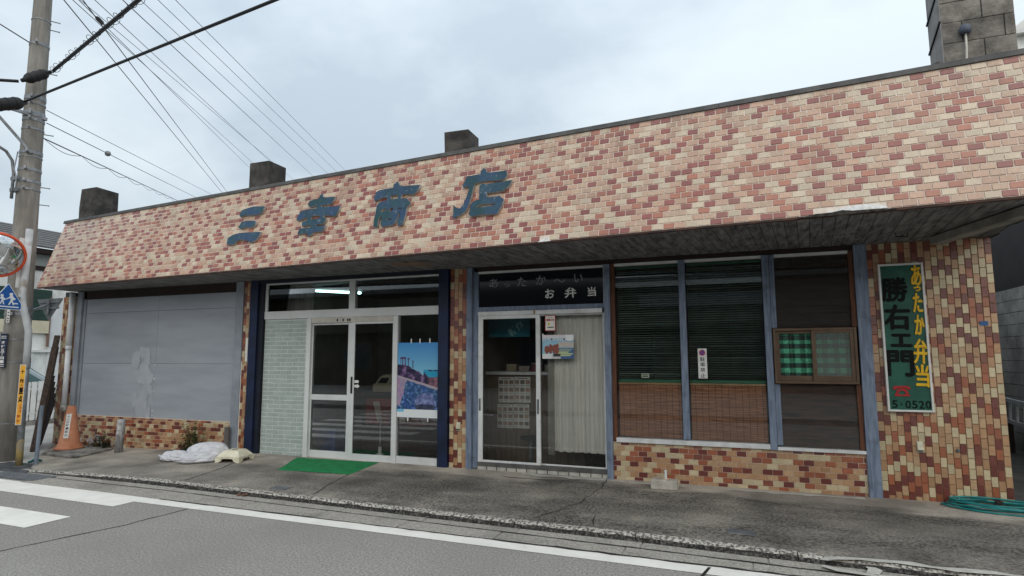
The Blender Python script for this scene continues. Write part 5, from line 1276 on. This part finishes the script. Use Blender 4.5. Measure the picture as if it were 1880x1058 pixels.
# cable closures
CABLE = mat('black_cable', srgb(26, 27, 30), srgb(34, 35, 38), scale=9, rough=.55)
def closure(label, a, c, r_):
    a, c = Vector(a), Vector(c); d = (c - a).normalized(); Ln = (c - a).length
    t = thing('cable_closure', label, 'cable closure', (0, 0, 0), 'cable closures by the utility pole')
    b = B(); b.lathe([(0, 0), (.35 * r_, .0), (.45 * r_, .05), (.9 * r_, .10), (r_, .14), (r_, Ln - .14), (.9 * r_, Ln - .1), (.45 * r_, Ln - .05), (.35 * r_, Ln), (0, Ln)], a, 14, axis=d); add('case', b, BLACK, t, smooth=True)
    for f in (.3, .5, .7):
        b = B(); b.lathe([(r_, -.012), (r_ * 1.06, -.012), (r_ * 1.06, .012), (r_, .012)], a + d * Ln * f, 14, axis=d); add('strap', b, CABLE, t)
closure('black cable closure in the upper bundle in front of the utility pole', (-11.18, -1.95, 6.34), (-11.10, -1.56, 6.66), .085)
closure('black cable closure in the lower thick cable left of the pole', (-11.02, -2.48, 5.66), (-10.98, -1.96, 5.92), .10)
def cable(name, label, a, c, r_, sag, cat='cable', group=None, n=14, m=None, extra=None):
    a, c = Vector(a), Vector(c); P_ = [a.lerp(c, k / n) - Vector((0, 0, sag * 4 * (k / n) * (1 - k / n))) for k in range(n + 1)]
    b = B(); b.tube(P_, r_, 6, cap=False); o = add(name, b, m or CABLE, None, smooth=True); tag(o, label, cat, group)
    if extra: extra(o, P_)
    return o
far = lambda a, c, k: tuple(Vector(a) + (Vector(c) - Vector(a)) * k)
cable('thick_cable', 'single thick black cable slanting across the sky from the lower closure', (-10.98, -1.98, 5.93), far((-10.98, -1.98, 5.93), (-4.77, -3.0, 5.72), 4), .020, .0)
def wrapn(o, P_):
    b = B(); H = []
    for k in range(520):
        t = k / 520; i = min(len(P_) - 2, int(t * (len(P_) - 1))); p = P_[i].lerp(P_[i + 1], t * (len(P_) - 1) - i); a = k * .55
        rr_ = .045 + .02 * math.sin(k * .13); H.append(p + Vector((.2 * rr_ * math.cos(a), rr_ * math.cos(a), rr_ * math.sin(a))))
    b.tube(H, .0045, 4); add('spiral_hanger', b, CABLE, o)
    for dz in (.035, -.03):
        b = B(); b.tube([p + Vector((0, .01, dz)) for p in P_], .011, 6); add('strand', b, CABLE, o, smooth=True)
cable('cable_bundle', 'bundle of black cables wrapped in a loose spiral hanger above the thick cable', (-11.08, -1.55, 6.68), far((-11.08, -1.55, 6.68), (-7.05, -3.0, 6.24), 2.6), .018, .02, extra=wrapn)
b = B(); cable('cable_bundle', 'black cable bundle running out of frame behind the street lamp arm', (-11.2, -1.98, 6.32), (-12.6, -5.5, 5.5), .026, .05)
WIRE = mat('thin_grey_wire', srgb(70, 74, 80), rough=.6)
ws = [((-10.95, -2, 8.30), (-39.28, 30, 13.77)), ((-10.39, -2, 8.16), (-38.91, 30, 13.81)), ((-10.72, -2, 8.24), (-36.23, 30, 15.77)), ((-10.97, -2, 8.31), (-36.0, 30, 16.34)), ((-10.37, -2, 8.16), (-34.38, 30, 16.39)), ((-10.83, -2, 8.27), (-31.26, 30, 14.18)), ((-7.8, -2, 6.38 + .0), (-30.05, 30, 14.7)), ((-9.23, -2, 7.87), (-28.34, 30, 14.49)), ((-8.79, -2, 7.76), (-27.62, 30, 14.6)), ((-8.36, -2, 7.65), (-26.85, 30, 14.56))]
WL = ['thin wire reaching the roof just left of the middle roof stub', 'thin wire ending behind the left face of the middle roof stub', 'thin wire ending behind the top corner of the middle roof stub', 'thin wire meeting the roof just right of the middle roof stub', 'lowest of the four evenly spaced wires meeting the roof above the second blue character', 'second lowest of the four evenly spaced wires over the roof', 'second highest of the four evenly spaced wires over the roof', 'highest of the four evenly spaced wires over the roof']
for k, (a, c) in enumerate(ws):
    if k == 6: a = far(a, c, -.10)
    a2 = far(a, c, -.25)
    if k < 2:
        cable('overhead_wire', ('thick dark service wire first of the steep pair falling behind the roof', 'thick dark service wire second of the steep pair falling behind the roof')[k], a2, c, .011, 0, 'wire', 'overhead wires behind the shop')
    else:
        cable('overhead_wire', WL[k - 2], a2, c, .0075 if k in (2, 3, 4) else .006, 0, 'wire', 'thin overhead wires behind the shop', m=WIRE)
for k, t in ((0, .12), (2, .10), (2, .16)):
    a, c = far(ws[k][0], ws[k][1], -.25), ws[k][1]; p, q = far(a, c, t + .085), far(a, c, t + .093)
    b = B(); d = Vector(q) - Vector(p); b.tube([Vector(p), Vector(p) + d * .2, Vector(p) + d * .8, Vector(q)], [.018, .045, .045, .018], 8); o = add('wire_sleeve', b, BLACK, None, smooth=True)
    tag(o, ('black splice sleeve on the steep service wire', 'lower black splice sleeve on the thin wire', 'upper black splice sleeve on the thin wire')[(0, .12) != (k, t) and (1 if t == .10 else 2) or 0], 'splice sleeve', 'splice sleeves on the wires')
def ball(o, P_):
    p = P_[0].lerp(P_[-1], .115); b = B(); b.lathe([(0, -.07), (.05, -.05), (.07, 0), (.05, .05), (0, .07)], p, 12); add('wire_ball', b, GALV, o, smooth=True)
cable('overhead_wire', 'upper thin wire leaving the pole bands over the low end of the roof', (-11.40, -1.40, 6.07), (-34.41, 25, 12.66), .0065, 0, 'wire', 'wires leaving the pole bands', m=WIRE)
cable('overhead_wire', 'thin wire with a grey ball leaving the pole over the roof', (-11.40, -1.38, 5.84), (-35.93, 25, 12.59), .008, 0, 'wire', 'wires leaving the pole bands', extra=ball)
def twist(o, P_):
    b = B(); H = []
    for k in range(400):
        t = k / 400; i = min(len(P_) - 2, int(t * (len(P_) - 1))); p = P_[i].lerp(P_[i + 1], t * (len(P_) - 1) - i)
        H.append(p + Vector((0, 0, -.10 * abs(math.sin(t * 46)) * (1 - .0 * t))))
    b.tube(H, .006, 4); add('slack_strand', b, CABLE, o)
cable('overhead_wire', 'lowest twisted wire with slack loops leaving the pole', (-11.40, -1.41, 5.55), (-37.55, 25, 12.49), .011, 0, 'wire', 'wires leaving the pole bands', extra=twist)
cable('overhead_wire', 'short wire reaching the pole from out of frame near its top', (-11.52, -1.62, 7.2), (-12.2, -4.5, 8.2), .010, 0, 'wire', m=WIRE)

# mirror post
mr_ = thing('traffic_mirror', 'round orange rimmed traffic mirror on a bent white steel post', 'traffic mirror')
PSTEEL = mat('whitewashed_steel', srgb(200, 202, 204), srgb(170, 172, 174), scale=3, rough=.5, stain=(srgb(128, 106, 78), .7), sscale=4, slo=.55, shi=.66)
b = B(); b.tube([(-10.66, -1.92, 3.75), (-10.66, -1.93, 3.0), (-10.66, -1.945, 2.72), (-10.66, -1.93, 2.55), (-10.66, -1.86, 2.32), (-10.66, -1.81, 2.12), (-10.66, -1.80, 1.9), (-10.66, -1.80, 1.55)], .050, 16); add('upper_post', b, PSTEEL, mr_, smooth=True)
b = B(); b.tube([(-10.66, -1.80, 1.56), (-10.66, -1.79, .9), (-10.66, -1.78, .0)], .047, 16); add('lower_post', b, GALV, mr_, smooth=True)
b = B(); b.tube([(-10.66, -1.80, 1.53), (-10.66, -1.80, 1.57)], .053, 16); add('collar', b, GALV, mr_)
b = B(); b.tube([(-10.66, -1.783, .42), (-10.66, -1.78, .01)], .0485, 16); add('yellow_band', b, mat('worn_yellow', srgb(150, 128, 70), srgb(120, 112, 96), scale=6, rough=.8), mr_, smooth=True)
mc = Vector((-10.57, -2.40, 3.215)); mn = Vector((.82, -.46, -.46)).normalized()
b = B(); Rm = .345
b.lathe([(Rm * math.sin(t) / math.sin(.62), (math.cos(t) - 1) * Rm / math.sin(.62)) for t in [k * .62 / 14 for k in range(15)]][::-1], mc + mn * .0, 48, axis=mn)
MIRR = mat('convex_mirror', srgb(225, 228, 230), rough=.02, metal=1.0); add('mirror_face', b, MIRR, mr_, smooth=True)
b = B(); b.lathe([(.338, -.14), (.338, -.095), (.352, -.090), (.366, -.097), (.370, -.12), (.366, -.145), (.338, -.145)], mc, 48, axis=mn); add('rim', b, mat('orange_rim', srgb(214, 84, 48), srgb(190, 70, 40), scale=6, rough=.4), mr_, smooth=True)
b = B(); b.lathe([(0, -.2), (.2, -.185), (.34, -.14)], mc, 32, axis=mn); add('back_shell', b, mat('orange_back', srgb(190, 80, 50), rough=.5), mr_, smooth=True)
b = B(); b.beam(mc - mn * .18, Vector((-10.66, -1.93, 3.25)), .05, .10); add('mirror_bracket', b, GALV, mr_)
b = B(); b.box(-10.72, -10.70, -2.02, -1.90, 2.80, 3.60); add('white_backplate', b, WHITE, mr_)
# crossing sign
cs = thing('crossing_sign', 'blue crossing sign with two white walking children on the mirror post', 'road sign')
so = Vector((-10.54, -2.215, 2.43)); sx = Vector((-.22, .976, 0)).normalized(); sn = sx.cross(Vector((0, 0, 1)))
SG = lambda a, c, d: so + sx * a * .87 + Vector((0, 0, c * .87)) + sn * d
def plate(name, poly, d0, d1, m, par): b = B(); b.prism(poly, SG, d0, d1); return add(name, b, m, par)
def rounded(poly, r_, n=4):
    o = []
    for k, p in enumerate(poly):
        p = Vector(p); a = Vector(poly[k - 1]); c = Vector(poly[(k + 1) % len(poly)]); u_ = (a - p).normalized(); v_ = (c - p).normalized()
        for j in range(n + 1):
            t = j / n; o.append(tuple((p + u_ * r_) * (1 - t) ** 2 + p * 2 * t * (1 - t) + (p + v_ * r_) * t ** 2))
    return o
plate('white_edge', rounded([(0, .47), (.275, .12), (.275, 0), (-.275, 0), (-.275, .12)], .03), 0, .004, mat('sign_white', srgb(226, 230, 234), rough=.4), cs)
plate('blue_field', rounded([(0, .452), (.262, .116), (.262, .012), (-.262, .012), (-.262, .116)], .028), .0045, .006, mat('sign_blue_field', srgb(36, 98, 172), srgb(30, 86, 156), scale=4, rough=.4), cs)
plate('stripe', [(-.22, .040), (.22, .040), (.22, .062), (-.22, .062)], .0065, .007, MATS['sign_white'], cs)
plate('dash', [(.125, .105), (.20, .105), (.20, .128), (.125, .128)], .0065, .007, MATS['sign_white'], cs)
kid = [(.02, .085), (.035, .12), (.06, .165), (.055, .205), (.02, .195), (-.03, .175), (-.03, .19), (.02, .215), (.045, .245), (.03, .265), (.03, .290), (.055, .302), (.09, .298), (.098, .275), (.092, .250), (.12, .222), (.155, .195), (.13, .175), (.11, .18), (.10, .155), (.12, .125), (.13, .085), (.105, .085), (.095, .11), (.075, .14), (.06, .11), (.05, .085)]
plate('larger_child', kid, .0065, .007, MATS['sign_white'], cs)
plate('smaller_child', [(-.155 + a * .82, .018 + c * .82) for a, c in kid], .0065, .007, MATS['sign_white'], cs)
b = B(); b.beam(SG(.0, .22, -.03), Vector((-10.66, -1.95, 2.62)), .03, .05); add('bracket', b, GALV, cs)
# plates on the poles
ys = thing('warning_strip', 'long yellow warning strip with black lettering strapped to the mirror post', 'warning strip')
YS = mat('yellow_sheet', srgb(226, 170, 40), srgb(214, 150, 52), scale=4, rough=.55, stain=(srgb(206, 140, 96), .7), sscale=2.5)
yx = Vector((.60, .80, 0)); yn = Vector((.80, -.60, 0)); yo = Vector((-10.60, -1.87, 0))
YP = lambda a, c, d: yo + yx * a + yn * (.045 + d) + Vector((0, 0, c))
b = B(); b.prism([(-.037, .655), (.037, .655), (.037, 1.585), (-.037, 1.585)], YP, 0, .003); add('white_edge', b, WHITE, ys)
b = B(); b.prism([(-.031, .664), (.031, .664), (.031, 1.576), (-.031, 1.576)], YP, .0035, .005); add('sheet', b, YS, ys)
for ch, z, ht in (('交', 1.315, .115), ('差', 1.185, .115), ('点', 1.055, .115)): put_glyph('letter', ch, 0, z, .052, ht, 0, BLACKPAINT, ys, .04, fn=lambda a, c, d: YP(a, c, .0056))
put_glyph('letter', '十', 0, 1.475, .045, .08, 0, BLACKPAINT, ys, .03, fn=lambda a, c, d: YP(a, c, .0056))
for i, ch in enumerate('この先'): put_glyph('letter', ch, .012, .955 - .045 * i, .036, .036, 0, RED, ys, .03, fn=lambda a, c, d: YP(a, c, .0056))
for i, ch in enumerate('注意'): put_glyph('letter', ch, -.002, .785 - .065 * i, .046, .055, 0, RED, ys, .05, fn=lambda a, c, d: YP(a, c, .0056))
nvp = thing('address_plate', 'narrow navy address plate with white lettering on the utility pole', 'address plate')
no = Vector((-11.45 + .02, -1.50 - .205, 0)); nx_ = Vector((.93, -.36, 0)); nx_ = Vector((.55, .835, 0)); nn_ = Vector((.835, -.55, 0))
NP = lambda a, c, d: Vector((-11.46, -1.515, 0)) + nn_ * (.200 + d) + nx_ * (a - .15) + Vector((0, 0, c))
b = B(); b.prism([(-.045, 1.53), (.045, 1.53), (.045, 2.09), (-.045, 2.09)], NP, -.06, .012); add('plate', b, NAVY, nvp)
for ch, z in zip('本村五丁目1', (1.945, 1.880, 1.815, 1.755, 1.69, 1.63)): put_glyph('letter', ch, -.002, z, .05, .048, 0, WHITEINK, nvp, .03, fn=lambda a, c, d: NP(a, c, .0128))
for z in (2.045, 2.015, 1.585, 1.555):
    b = B(); b.prism([(-.032, z - .006), (.032, z - .006), (.032, z + .006), (-.032, z + .006)], NP, .0126, .0134); add('small_print', b, WHITEINK, nvp)
b = B(); b.prism([(-.02, 2.27), (.02, 2.27), (.02, 2.50), (-.02, 2.50)], lambda a, c, d: NP(a + .03, c, d), -.05, .01); o = add('number_tag', b, WHITE); tag(o, 'tiny white number tag on the pole just under the blue crossing sign', 'tag')
for z in (2.44, 2.39, 2.34, 2.30):
    b = B(); b.prism([(-.010, z - .008), (.010, z - .008), (.010, z + .008), (-.010, z + .008)], lambda a, c, d: NP(a + .03, c, d), .0105, .0112); add('small_print', b, BLACKPAINT, o)
iv = thing('stop_sign', 'back of a grey triangular stop sign held off the utility pole', 'road sign')
tri = rounded([(-.37, .40), (.37, .40), (0, 0)], .06)
b = B(); b.prism(tri, lambda a, c, d: (-11.53 + a, -1.0 + d, 2.34 + c), 0, .004); add('plate', b, mat('sign_back_grey', srgb(132, 136, 140), srgb(112, 116, 120), scale=5, rough=.5, metal=.3), iv)
for z in (2.57, 2.68):
    b = B(); b.box(-11.80, -11.26, -1.022, -1.001, z - .018, z + .018); add('rib', b, GALV, iv)
b = B(); b.tube([(-11.53, -1.03, 2.46), (-11.53, -1.03, 2.72)], .025, 10); add('tube_mount', b, GALV, iv)
b = B(); b.beam((-11.53, -1.03, 2.62), (-11.46, -1.33, 2.50), .03, .04); add('arm', b, GALV, iv)
# stake, planks
b = B(); b.tube([(-10.52, -1.62, .0), (-10.52, -1.60, .93)], .030, 10); o = add('stake', b, mat('blue_grey_pipe', srgb(120, 132, 146), srgb(98, 108, 120), scale=5, rough=.6)); tag(o, 'thin blue grey pipe stake standing at the corner of the paving', 'stake')
pl = thing('leaning_planks', 'dark weathered planks leaning against the end of the shop', 'planks')
OLDW = mat('old_dark_wood', srgb(82, 66, 56), srgb(50, 40, 36), scale=4, rough=.85, stretch=(10, 10, 1.2), bump=.5)
b = B(); b.beam((-11.98, -.80, .02), (-12.70, -.10, 2.12), .09, .05); add('plank', b, OLDW, pl)
b = B(); b.beam((-12.15, -.68, .02), (-12.80, -.06, 1.9), .12, .03); add('plank', b, OLDW, pl)
for k in range(6):
    f = k / 5; b = B(); b.beam((-12.25 - .13 * k, -.62 + .09 * k, .0), (-12.80 - .07 * k, -.1 + .06 * k, 1.45 - .12 * k), .11, .02); add('plank', b, DARKWOOD, pl)
b = B(); rr = random.Random(5)
pl2 = thing('twine_bundle', 'scrap of teal rope at the foot of the pipe stake', 'rope')
b.tube([(-10.75, -1.60, .03), (-10.68, -1.52, .07), (-10.60, -1.50, .05), (-10.62, -1.58, .09), (-10.72, -1.55, .05), (-10.8, -1.48, .03)], .018, 6); add('rope', b, HOSE, pl2, smooth=True)
# drain gratings
gr = thing('drain_grating', 'steel drain grating let into the gutter by the crossing', 'drain grating')
b = B(); 
for k in range(18):
    x = -11.15 + .065 * k; b.beam((x, -2.06, .012), (x, -1.62, .012), .012, .02)
for y in (-2.06, -1.84, -1.62): b.beam((-11.18, y, .011), (-10.0, y, .011), .02, .018)
stuff(add('bars', b, STEEL, gr)); b = B(); b.box(-11.2, -9.98, -2.09, -1.59, -.02, .004); add('pit', b, mat('pit_grey', srgb(92, 92, 96), srgb(70, 70, 74), scale=6, rough=.9), gr)
b = B(); b.box(-10.35, -9.22, -2.44, -2.12, -.02, .012); o = add('checker_plate', b, STEEL); tag(o, 'steel checker plate cover beside the drain grating', 'cover plate')
b = B()
for i in range(15):
    for j in range(5):
        x, y = -10.30 + .074 * i, -2.40 + .062 * j; s_ = 1 if (i + j) % 2 else -1
        b.beam((x - .02, y - .014 * s_, .014), (x + .02, y + .014 * s_, .014), .012, .006)
stuff(add('tread_pattern', b, GALV, o))
# ================================================================== across the side street
FENW = mat('white_picket_paint', srgb(240, 240, 238), srgb(226, 226, 224), scale=4, rough=.7, stain=(srgb(160, 156, 150), .5), sscale=4)
fn_ = thing('picket_fence', 'white vertical board fence across the side street', 'fence')
y = -1.2
while y < 3.6:
    b = B(); h = 1.08 + rnd.uniform(-.015, .015); b.box(-16.83, -16.80, y, y + .118, .12, h); add('picket', b, FENW, fn_); y += .15
for z in (.3, .9):
    b = B(); b.box(-16.87, -16.832, -1.2, 3.6, z - .03, z + .03); add('rail', b, FENW, fn_)
b = B(); b.box(-16.93, -16.90, -1.2, 3.6, .12, .98); add('gap_shade_board', b, DARKWOOD, fn_)  # dark sheet added behind the pickets so the gaps read as shaded
b = B(); b.box(-16.95, -16.65, -6, 8, -.1, .10); o = add('low_kerb_wall', b, CONC); tag(o, 'low concrete edging under the white board fence', 'low wall')
hs = thing('white_house', 'white house with dark tiled roof and green awning over the side street', 'house')
HW = mat('white_house_render', srgb(236, 236, 233), srgb(220, 220, 217), scale=1.2, rough=.85, stain=(srgb(150, 148, 146), .6), sscale=1)
X = -18.5
b = B(); b.box(-25, X, -6, 9, -.05, 4.62); add('wall', b, HW, hs)
b = B(); b.box(X - .3, X + .06, -6, 3.24, 2.72, 3.60); add('green_awning_panel', b, mat('dark_green_sheet', srgb(44, 72, 62), srgb(36, 60, 52), scale=2, rough=.6), hs)
for k in range(7):
    b = B(); b.box(X + .06, X + .068, -6, 3.24, 2.74 + .125 * k, 2.745 + .125 * k + .02); add('awning_rib', b, MATS['dark_green_sheet'], hs)
b = B(); b.box(X - .3, X + .10, -6, 3.20, 2.37, 2.72); add('cream_band', b, mat('cream_sheet', srgb(216, 208, 184), srgb(200, 190, 166), scale=2, rough=.7), hs)
b = B(); b.box(X, X + .05, -6, 9, 4.14, 4.26); add('dark_beam', b, DARKWOOD, hs)
b = B(); b.box(X, X + .01, 2.0, 9, 4.27, 4.60); add('gable_panel', b, mat('grey_panel', srgb(160, 166, 164), rough=.8), hs)
b = B(); b.box(X - .2, X + .35, -6, 9.2, 4.60, 4.72); add('eave', b, DARKWOOD, hs)
RF = mat('grey_roof_tile', srgb(104, 102, 102), srgb(80, 79, 80), scale=3, rough=.7, stretch=(1, 6, 1))
for k in range(9):
    x0, x1 = X + .42 - .42 * k, X + .42 - .42 * (k + 1) - .06; z0, z1 = 4.73 + .135 * k, 4.73 + .135 * (k + 1)
    b = B(); b.hull8([(x1, -6.2, z1), (x0, -6.2, z0), (x0, 9.4, z0), (x1, 9.4, z1), (x1, -6.2, z1 + .05), (x0, -6.2, z0 + .06), (x0, 9.4, z0 + .06), (x1, 9.4, z1 + .05)]); add('roof_course', b, RF, hs)
b = B(); b.tube([(X + .06, 3.22, 3.4), (X + .06, 3.22, 2.0)], .035, 8); add('drainpipe', b, mat('brown_pipe', srgb(120, 96, 84), rough=.6), hs)
b = B(); b.box(X, X + .04, 3.26, 9, .1, 3.22); add('garage_panel', b, mat('white_sheet', srgb(222, 224, 226), srgb(206, 208, 210), scale=1.5, rough=.5), hs)
b = B(); b.box(X + .0, X + .07, -6, 3.1, 1.84, 1.90); b.box(X + .04, X + .09, 3.1, 9, 1.84, 1.90); add('conduit', b, WHITE, hs)
for y in (-.5, 1.6):
    f = link('window', None, hs); b = B(); b.box(X, X + .05, y, y + 1.3, .8, 1.75); add('frame', b, ALU, f); pane(f, X, X + .001, y, y, 1, GLASS) if False else None
    b = B(); b.box(X + .051, X + .055, y + .06, y + 1.24, .86, 1.69); add('pane', b, mat('dark_pane', srgb(60, 66, 70), rough=.1) if 'dark_pane' not in MATS else MATS['dark_pane'], f)
car = thing('parked_car', 'pale hatchback parked behind the white board fence', 'car', (-17.66, 1.95, 0))
CARP = mat('pale_blue_car_paint', srgb(176, 188, 192), rough=.25, spec=.6)
prof = [(-1.75, .35), (-1.78, .75), (-1.62, .95), (-1.42, 1.36), (-.9, 1.46), (.05, 1.44), (.62, 1.05), (1.45, .90), (1.72, .70), (1.74, .35)]
b = B(); b.prism(prof, lambda a, c, d: (d * (1 - .10 * max(0, (c - .95)) / .5), a, c), -.68, .68); add('body', b, CARP, car, bevel=.05)
b = B(); b.hull8([(-.58, .60, 1.075), (.58, .60, 1.075), (.57, .615, 1.08), (-.57, .615, 1.08), (-.54, .10, 1.425), (.54, .10, 1.425), (.53, .115, 1.44), (-.53, .115, 1.44)]); add('windscreen', b, mat('car_glass', srgb(96, 120, 122), rough=.08), car)
b = B(); b.prism([(-1.30, 1.0), (-1.22, 1.34), (-.05, 1.36), (.42, 1.04)], lambda a, c, d: (.655 - .10 * (c - .95) / .5 * .68 + d, a, c), .02, .03); add('side_window', b, MATS['car_glass'], car)
for yy in (-1.15, 1.12):
    for xx in (-.62, .62):
        wl = link('wheel', None, car); b = B(); b.lathe([(.0, -.08), (.29, -.08), (.31, -.05), (.31, .05), (.29, .08), (0, .08)], (xx, yy, .31), 20, axis=(1, 0, 0)); add('tyre', b, BLACK, wl); b = B(); b.lathe([(0, .085), (.19, .082)], (xx, yy, .31), 16, axis=(1 if xx > 0 else -1, 0, 0)); add('rim', b, GALV, wl)
b = B(); b.box(.38, .62, 1.70, 1.755, .62, .74); add('headlight', b, WHITE, car)

# ================================================================== passage on the right
bw = thing('block_wall', 'stained grey concrete block wall along the side passage', 'block wall')
b = B(); b.box(4.21, 4.36, .8, 9, -.1, 2.66); add('core', b, CONC_DARK, bw)
BLK2 = mat('grey_block', srgb(168, 165, 160), srgb(134, 131, 127), scale=2.5, rough=.95, bump=.8, bscale=40, isl=.06, stain=(srgb(78, 76, 74), .6), sscale=1.3)
proto = {}
z = 0.02; k = 0
while z < 2.6:
    y = .8 - (.2 if k % 2 else 0)
    while y < 7.6:
        y0, y1 = max(y, .8), y + .395
        key = round(y1 - y0, 3)
        if key not in proto: b = B(); b.box(0, .03, 0, y1 - y0, 0, .19); proto[key] = b.mesh('concrete_block', BLK2)
        link('concrete_block', proto[key], bw, (4.195 + rnd.uniform(-.003, .003), y0, z)); y += .40
    z += .198; k += 1
DARKS = mat('dark_sheet', srgb(44, 40, 40), srgb(34, 31, 31), scale=3, rough=.8, stretch=(1, 1, 1))
b = B(); b.box(4.20, 4.30, .2, 9, 2.70, 5.6); o = add('dark_screen', b, DARKS); tag(o, 'dark sheet screen above the block wall of the passage', 'screen')
b = B(); b.box(2.61, 4.5, 6.2, 9, 3.72, 3.8); o = add('passage_roof', b, DARKS); tag(o, 'dark roof covering the side passage', 'roof')
b = B(); b.box(2.61, 4.2, 8.9, 9.0, -.05, 3.7); o = add('passage_end_wall', b, DARKS); tag(o, 'dark end wall closing the side passage', 'wall')
b = B(); b.face([(2.62, -.1, .112), (5.2, -.1, .112), (5.2, 9, .112), (2.62, 9, .112)]); struct(add('passage_floor', b, mat('shaded_floor', srgb(82, 79, 76), srgb(60, 58, 56), scale=2, rough=.9)))  # shade of the passage put into the floor colour
ld = thing('ladder', 'white aluminium ladder lying on its side in the passage', 'ladder')
for z in (.66, .99):
    b = B(); b.beam((3.72, 1.6, z - .03), (3.95, 4.6, z), .03, .06); add('rail', b, ALUW, ld)
for k in range(9):
    f = (k + .5) / 9; p = Vector((3.72, 1.6, .63)).lerp(Vector((3.95, 4.6, .66)), f); b = B(); b.beam(p + Vector((0, .03, .03)), p + Vector((0, -.03, .33)), .035, .03, 0, (1, 0, 0)); add('rung', b, ALUW, ld)
for y in (2.0, 4.2):
    b = B(); b.box(3.68, 4.05, y, y + .12, .114, .60); o = add('trestle_block', b, DARKWOOD); tag(o, ('dark crate under the near end of the ladder', 'dark crate under the far end of the ladder')[0 if y < 3 else 1], 'crate', 'crates under the ladder')
# white gable far behind the tower
fh = thing('far_house', 'pale house end rising behind the block tower', 'house')
b = B(); b.box(7.4, 14, 12, 20, 0, 10.6); add('wall', b, HW, fh)
b = B(); b.prism([(7.2, 10.6), (14.2, 10.6), (10.7, 13.2)], lambda a, c, d: (a, d, c), 11.8, 20.2); add('roof', b, HW, fh)

# ================================================================== the far side of the road, which the glass and mirror reflect
ob = thing('opposite_shop', 'low brown shop across the road seen reflected in the glass', 'shop building', (0, -21, 0))
OW = mat('brown_render', srgb(84, 74, 66), srgb(62, 56, 50), scale=1, rough=.85)
b = B(); b.box(-34, 34, -6, 0, 0, 5.2); add('wall', b, OW, ob)
b = B(); b.box(-34.2, 34.2, .0, .5, 3.0, 3.3); add('canopy', b, OW, ob)
b = B(); b.box(-6.2, 1.2, .3, .36, 4.95, 5.18); add('pale_strip', b, WHITE, ob)
b = B(); b.box(-4.6, 1.0, .02, .10, 4.0, 4.6); add('sign_panel', b, mat('grey_sign', srgb(120, 122, 124), rough=.6), ob)
b = B(); b.box(-34.3, 34.3, -6.3, .3, 5.2, 5.45); add('roof', b, RF, ob)
for k in range(12):
    x = -32.5 + 5.4 * k; f = link('window', None, ob); b = B(); b.box(x, x + 2.1, .0, .05, .8, 2.5); add('frame', b, BRONZE, f); b = B(); b.box(x + .08, x + 2.02, .051, .055, .88, 2.42); add('pane', b, MATS['dark_pane'], f)
vn = thing('white_van', 'white van parked at the kerb, seen only in the round traffic mirror', 'van', (8.2, -3.75, 0))
VP = mat('white_van_paint', srgb(226, 226, 224), rough=.3, spec=.5)
prof = [(-1.68, .35), (-1.70, 1.0), (-1.45, 1.16), (-1.05, 1.85), (-.8, 1.92), (1.66, 1.92), (1.70, .35)]
b = B(); b.prism(prof, lambda a, c, d: (a, d * (1 - .06 * max(0, c - 1.1)), c), -.72, .72); add('body', b, VP, vn, bevel=.05)
b = B(); b.hull8([(-1.43, -.62, 1.19), (-1.43, .62, 1.19), (-1.41, .62, 1.2), (-1.41, -.62, 1.2), (-1.10, -.58, 1.80), (-1.10, .58, 1.80), (-1.08, .58, 1.81), (-1.08, -.58, 1.81)]); add('windscreen', b, MATS['car_glass'], vn)
for sd__ in (-1, 1):
    for x0, x1 in ((-.95, -.25), (-.15, .65), (.75, 1.5)):
        b = B(); b.prism([(x0 - (.25 if x0 < -.5 else 0), 1.18), (x0, 1.72), (x1, 1.72), (x1, 1.18)], lambda a, c, d: (a, sd__ * (.72 * (1 - .06 * (c - 1.1)) + .004) + d, c), -.006, .006); add('side_window', b, MATS['car_glass'], vn)
    b = B(); b.box(-.6, 1.3, sd__ * .722 - .003, sd__ * .722 + .003, .86, 1.0); add('red_stripe', b, RED, vn)
    for x in (-1.05, 1.05):
        wl = link('wheel', None, vn); b = B(); b.lathe([(0, -.07), (.27, -.07), (.29, 0), (.27, .07), (0, .07)], (x, sd__ * .68, .29), 20, axis=(0, 1, 0)); add('tyre', b, BLACK, wl); b = B(); b.lathe([(0, .08), (.17, .075)], (x, sd__ * .68, .29), 16, axis=(0, sd__, 0)); add('rim', b, GALV, wl)
    b = B(); b.box(-1.73, -1.68, sd__ * .55 - .1, sd__ * .55 + .1, .78, .92); add('headlight', b, ALUW, vn)

b = B(); b.face([(-60, -60, .05), (60, -60, .05), (60, -8.65, .05), (-60, -8.65, .05)]); struct(add('far_pavement', b, CONC))
b = B(); b.box(-60, 60, -8.68, -8.52, -.05, .13); struct(add('far_kerb', b, CONC))
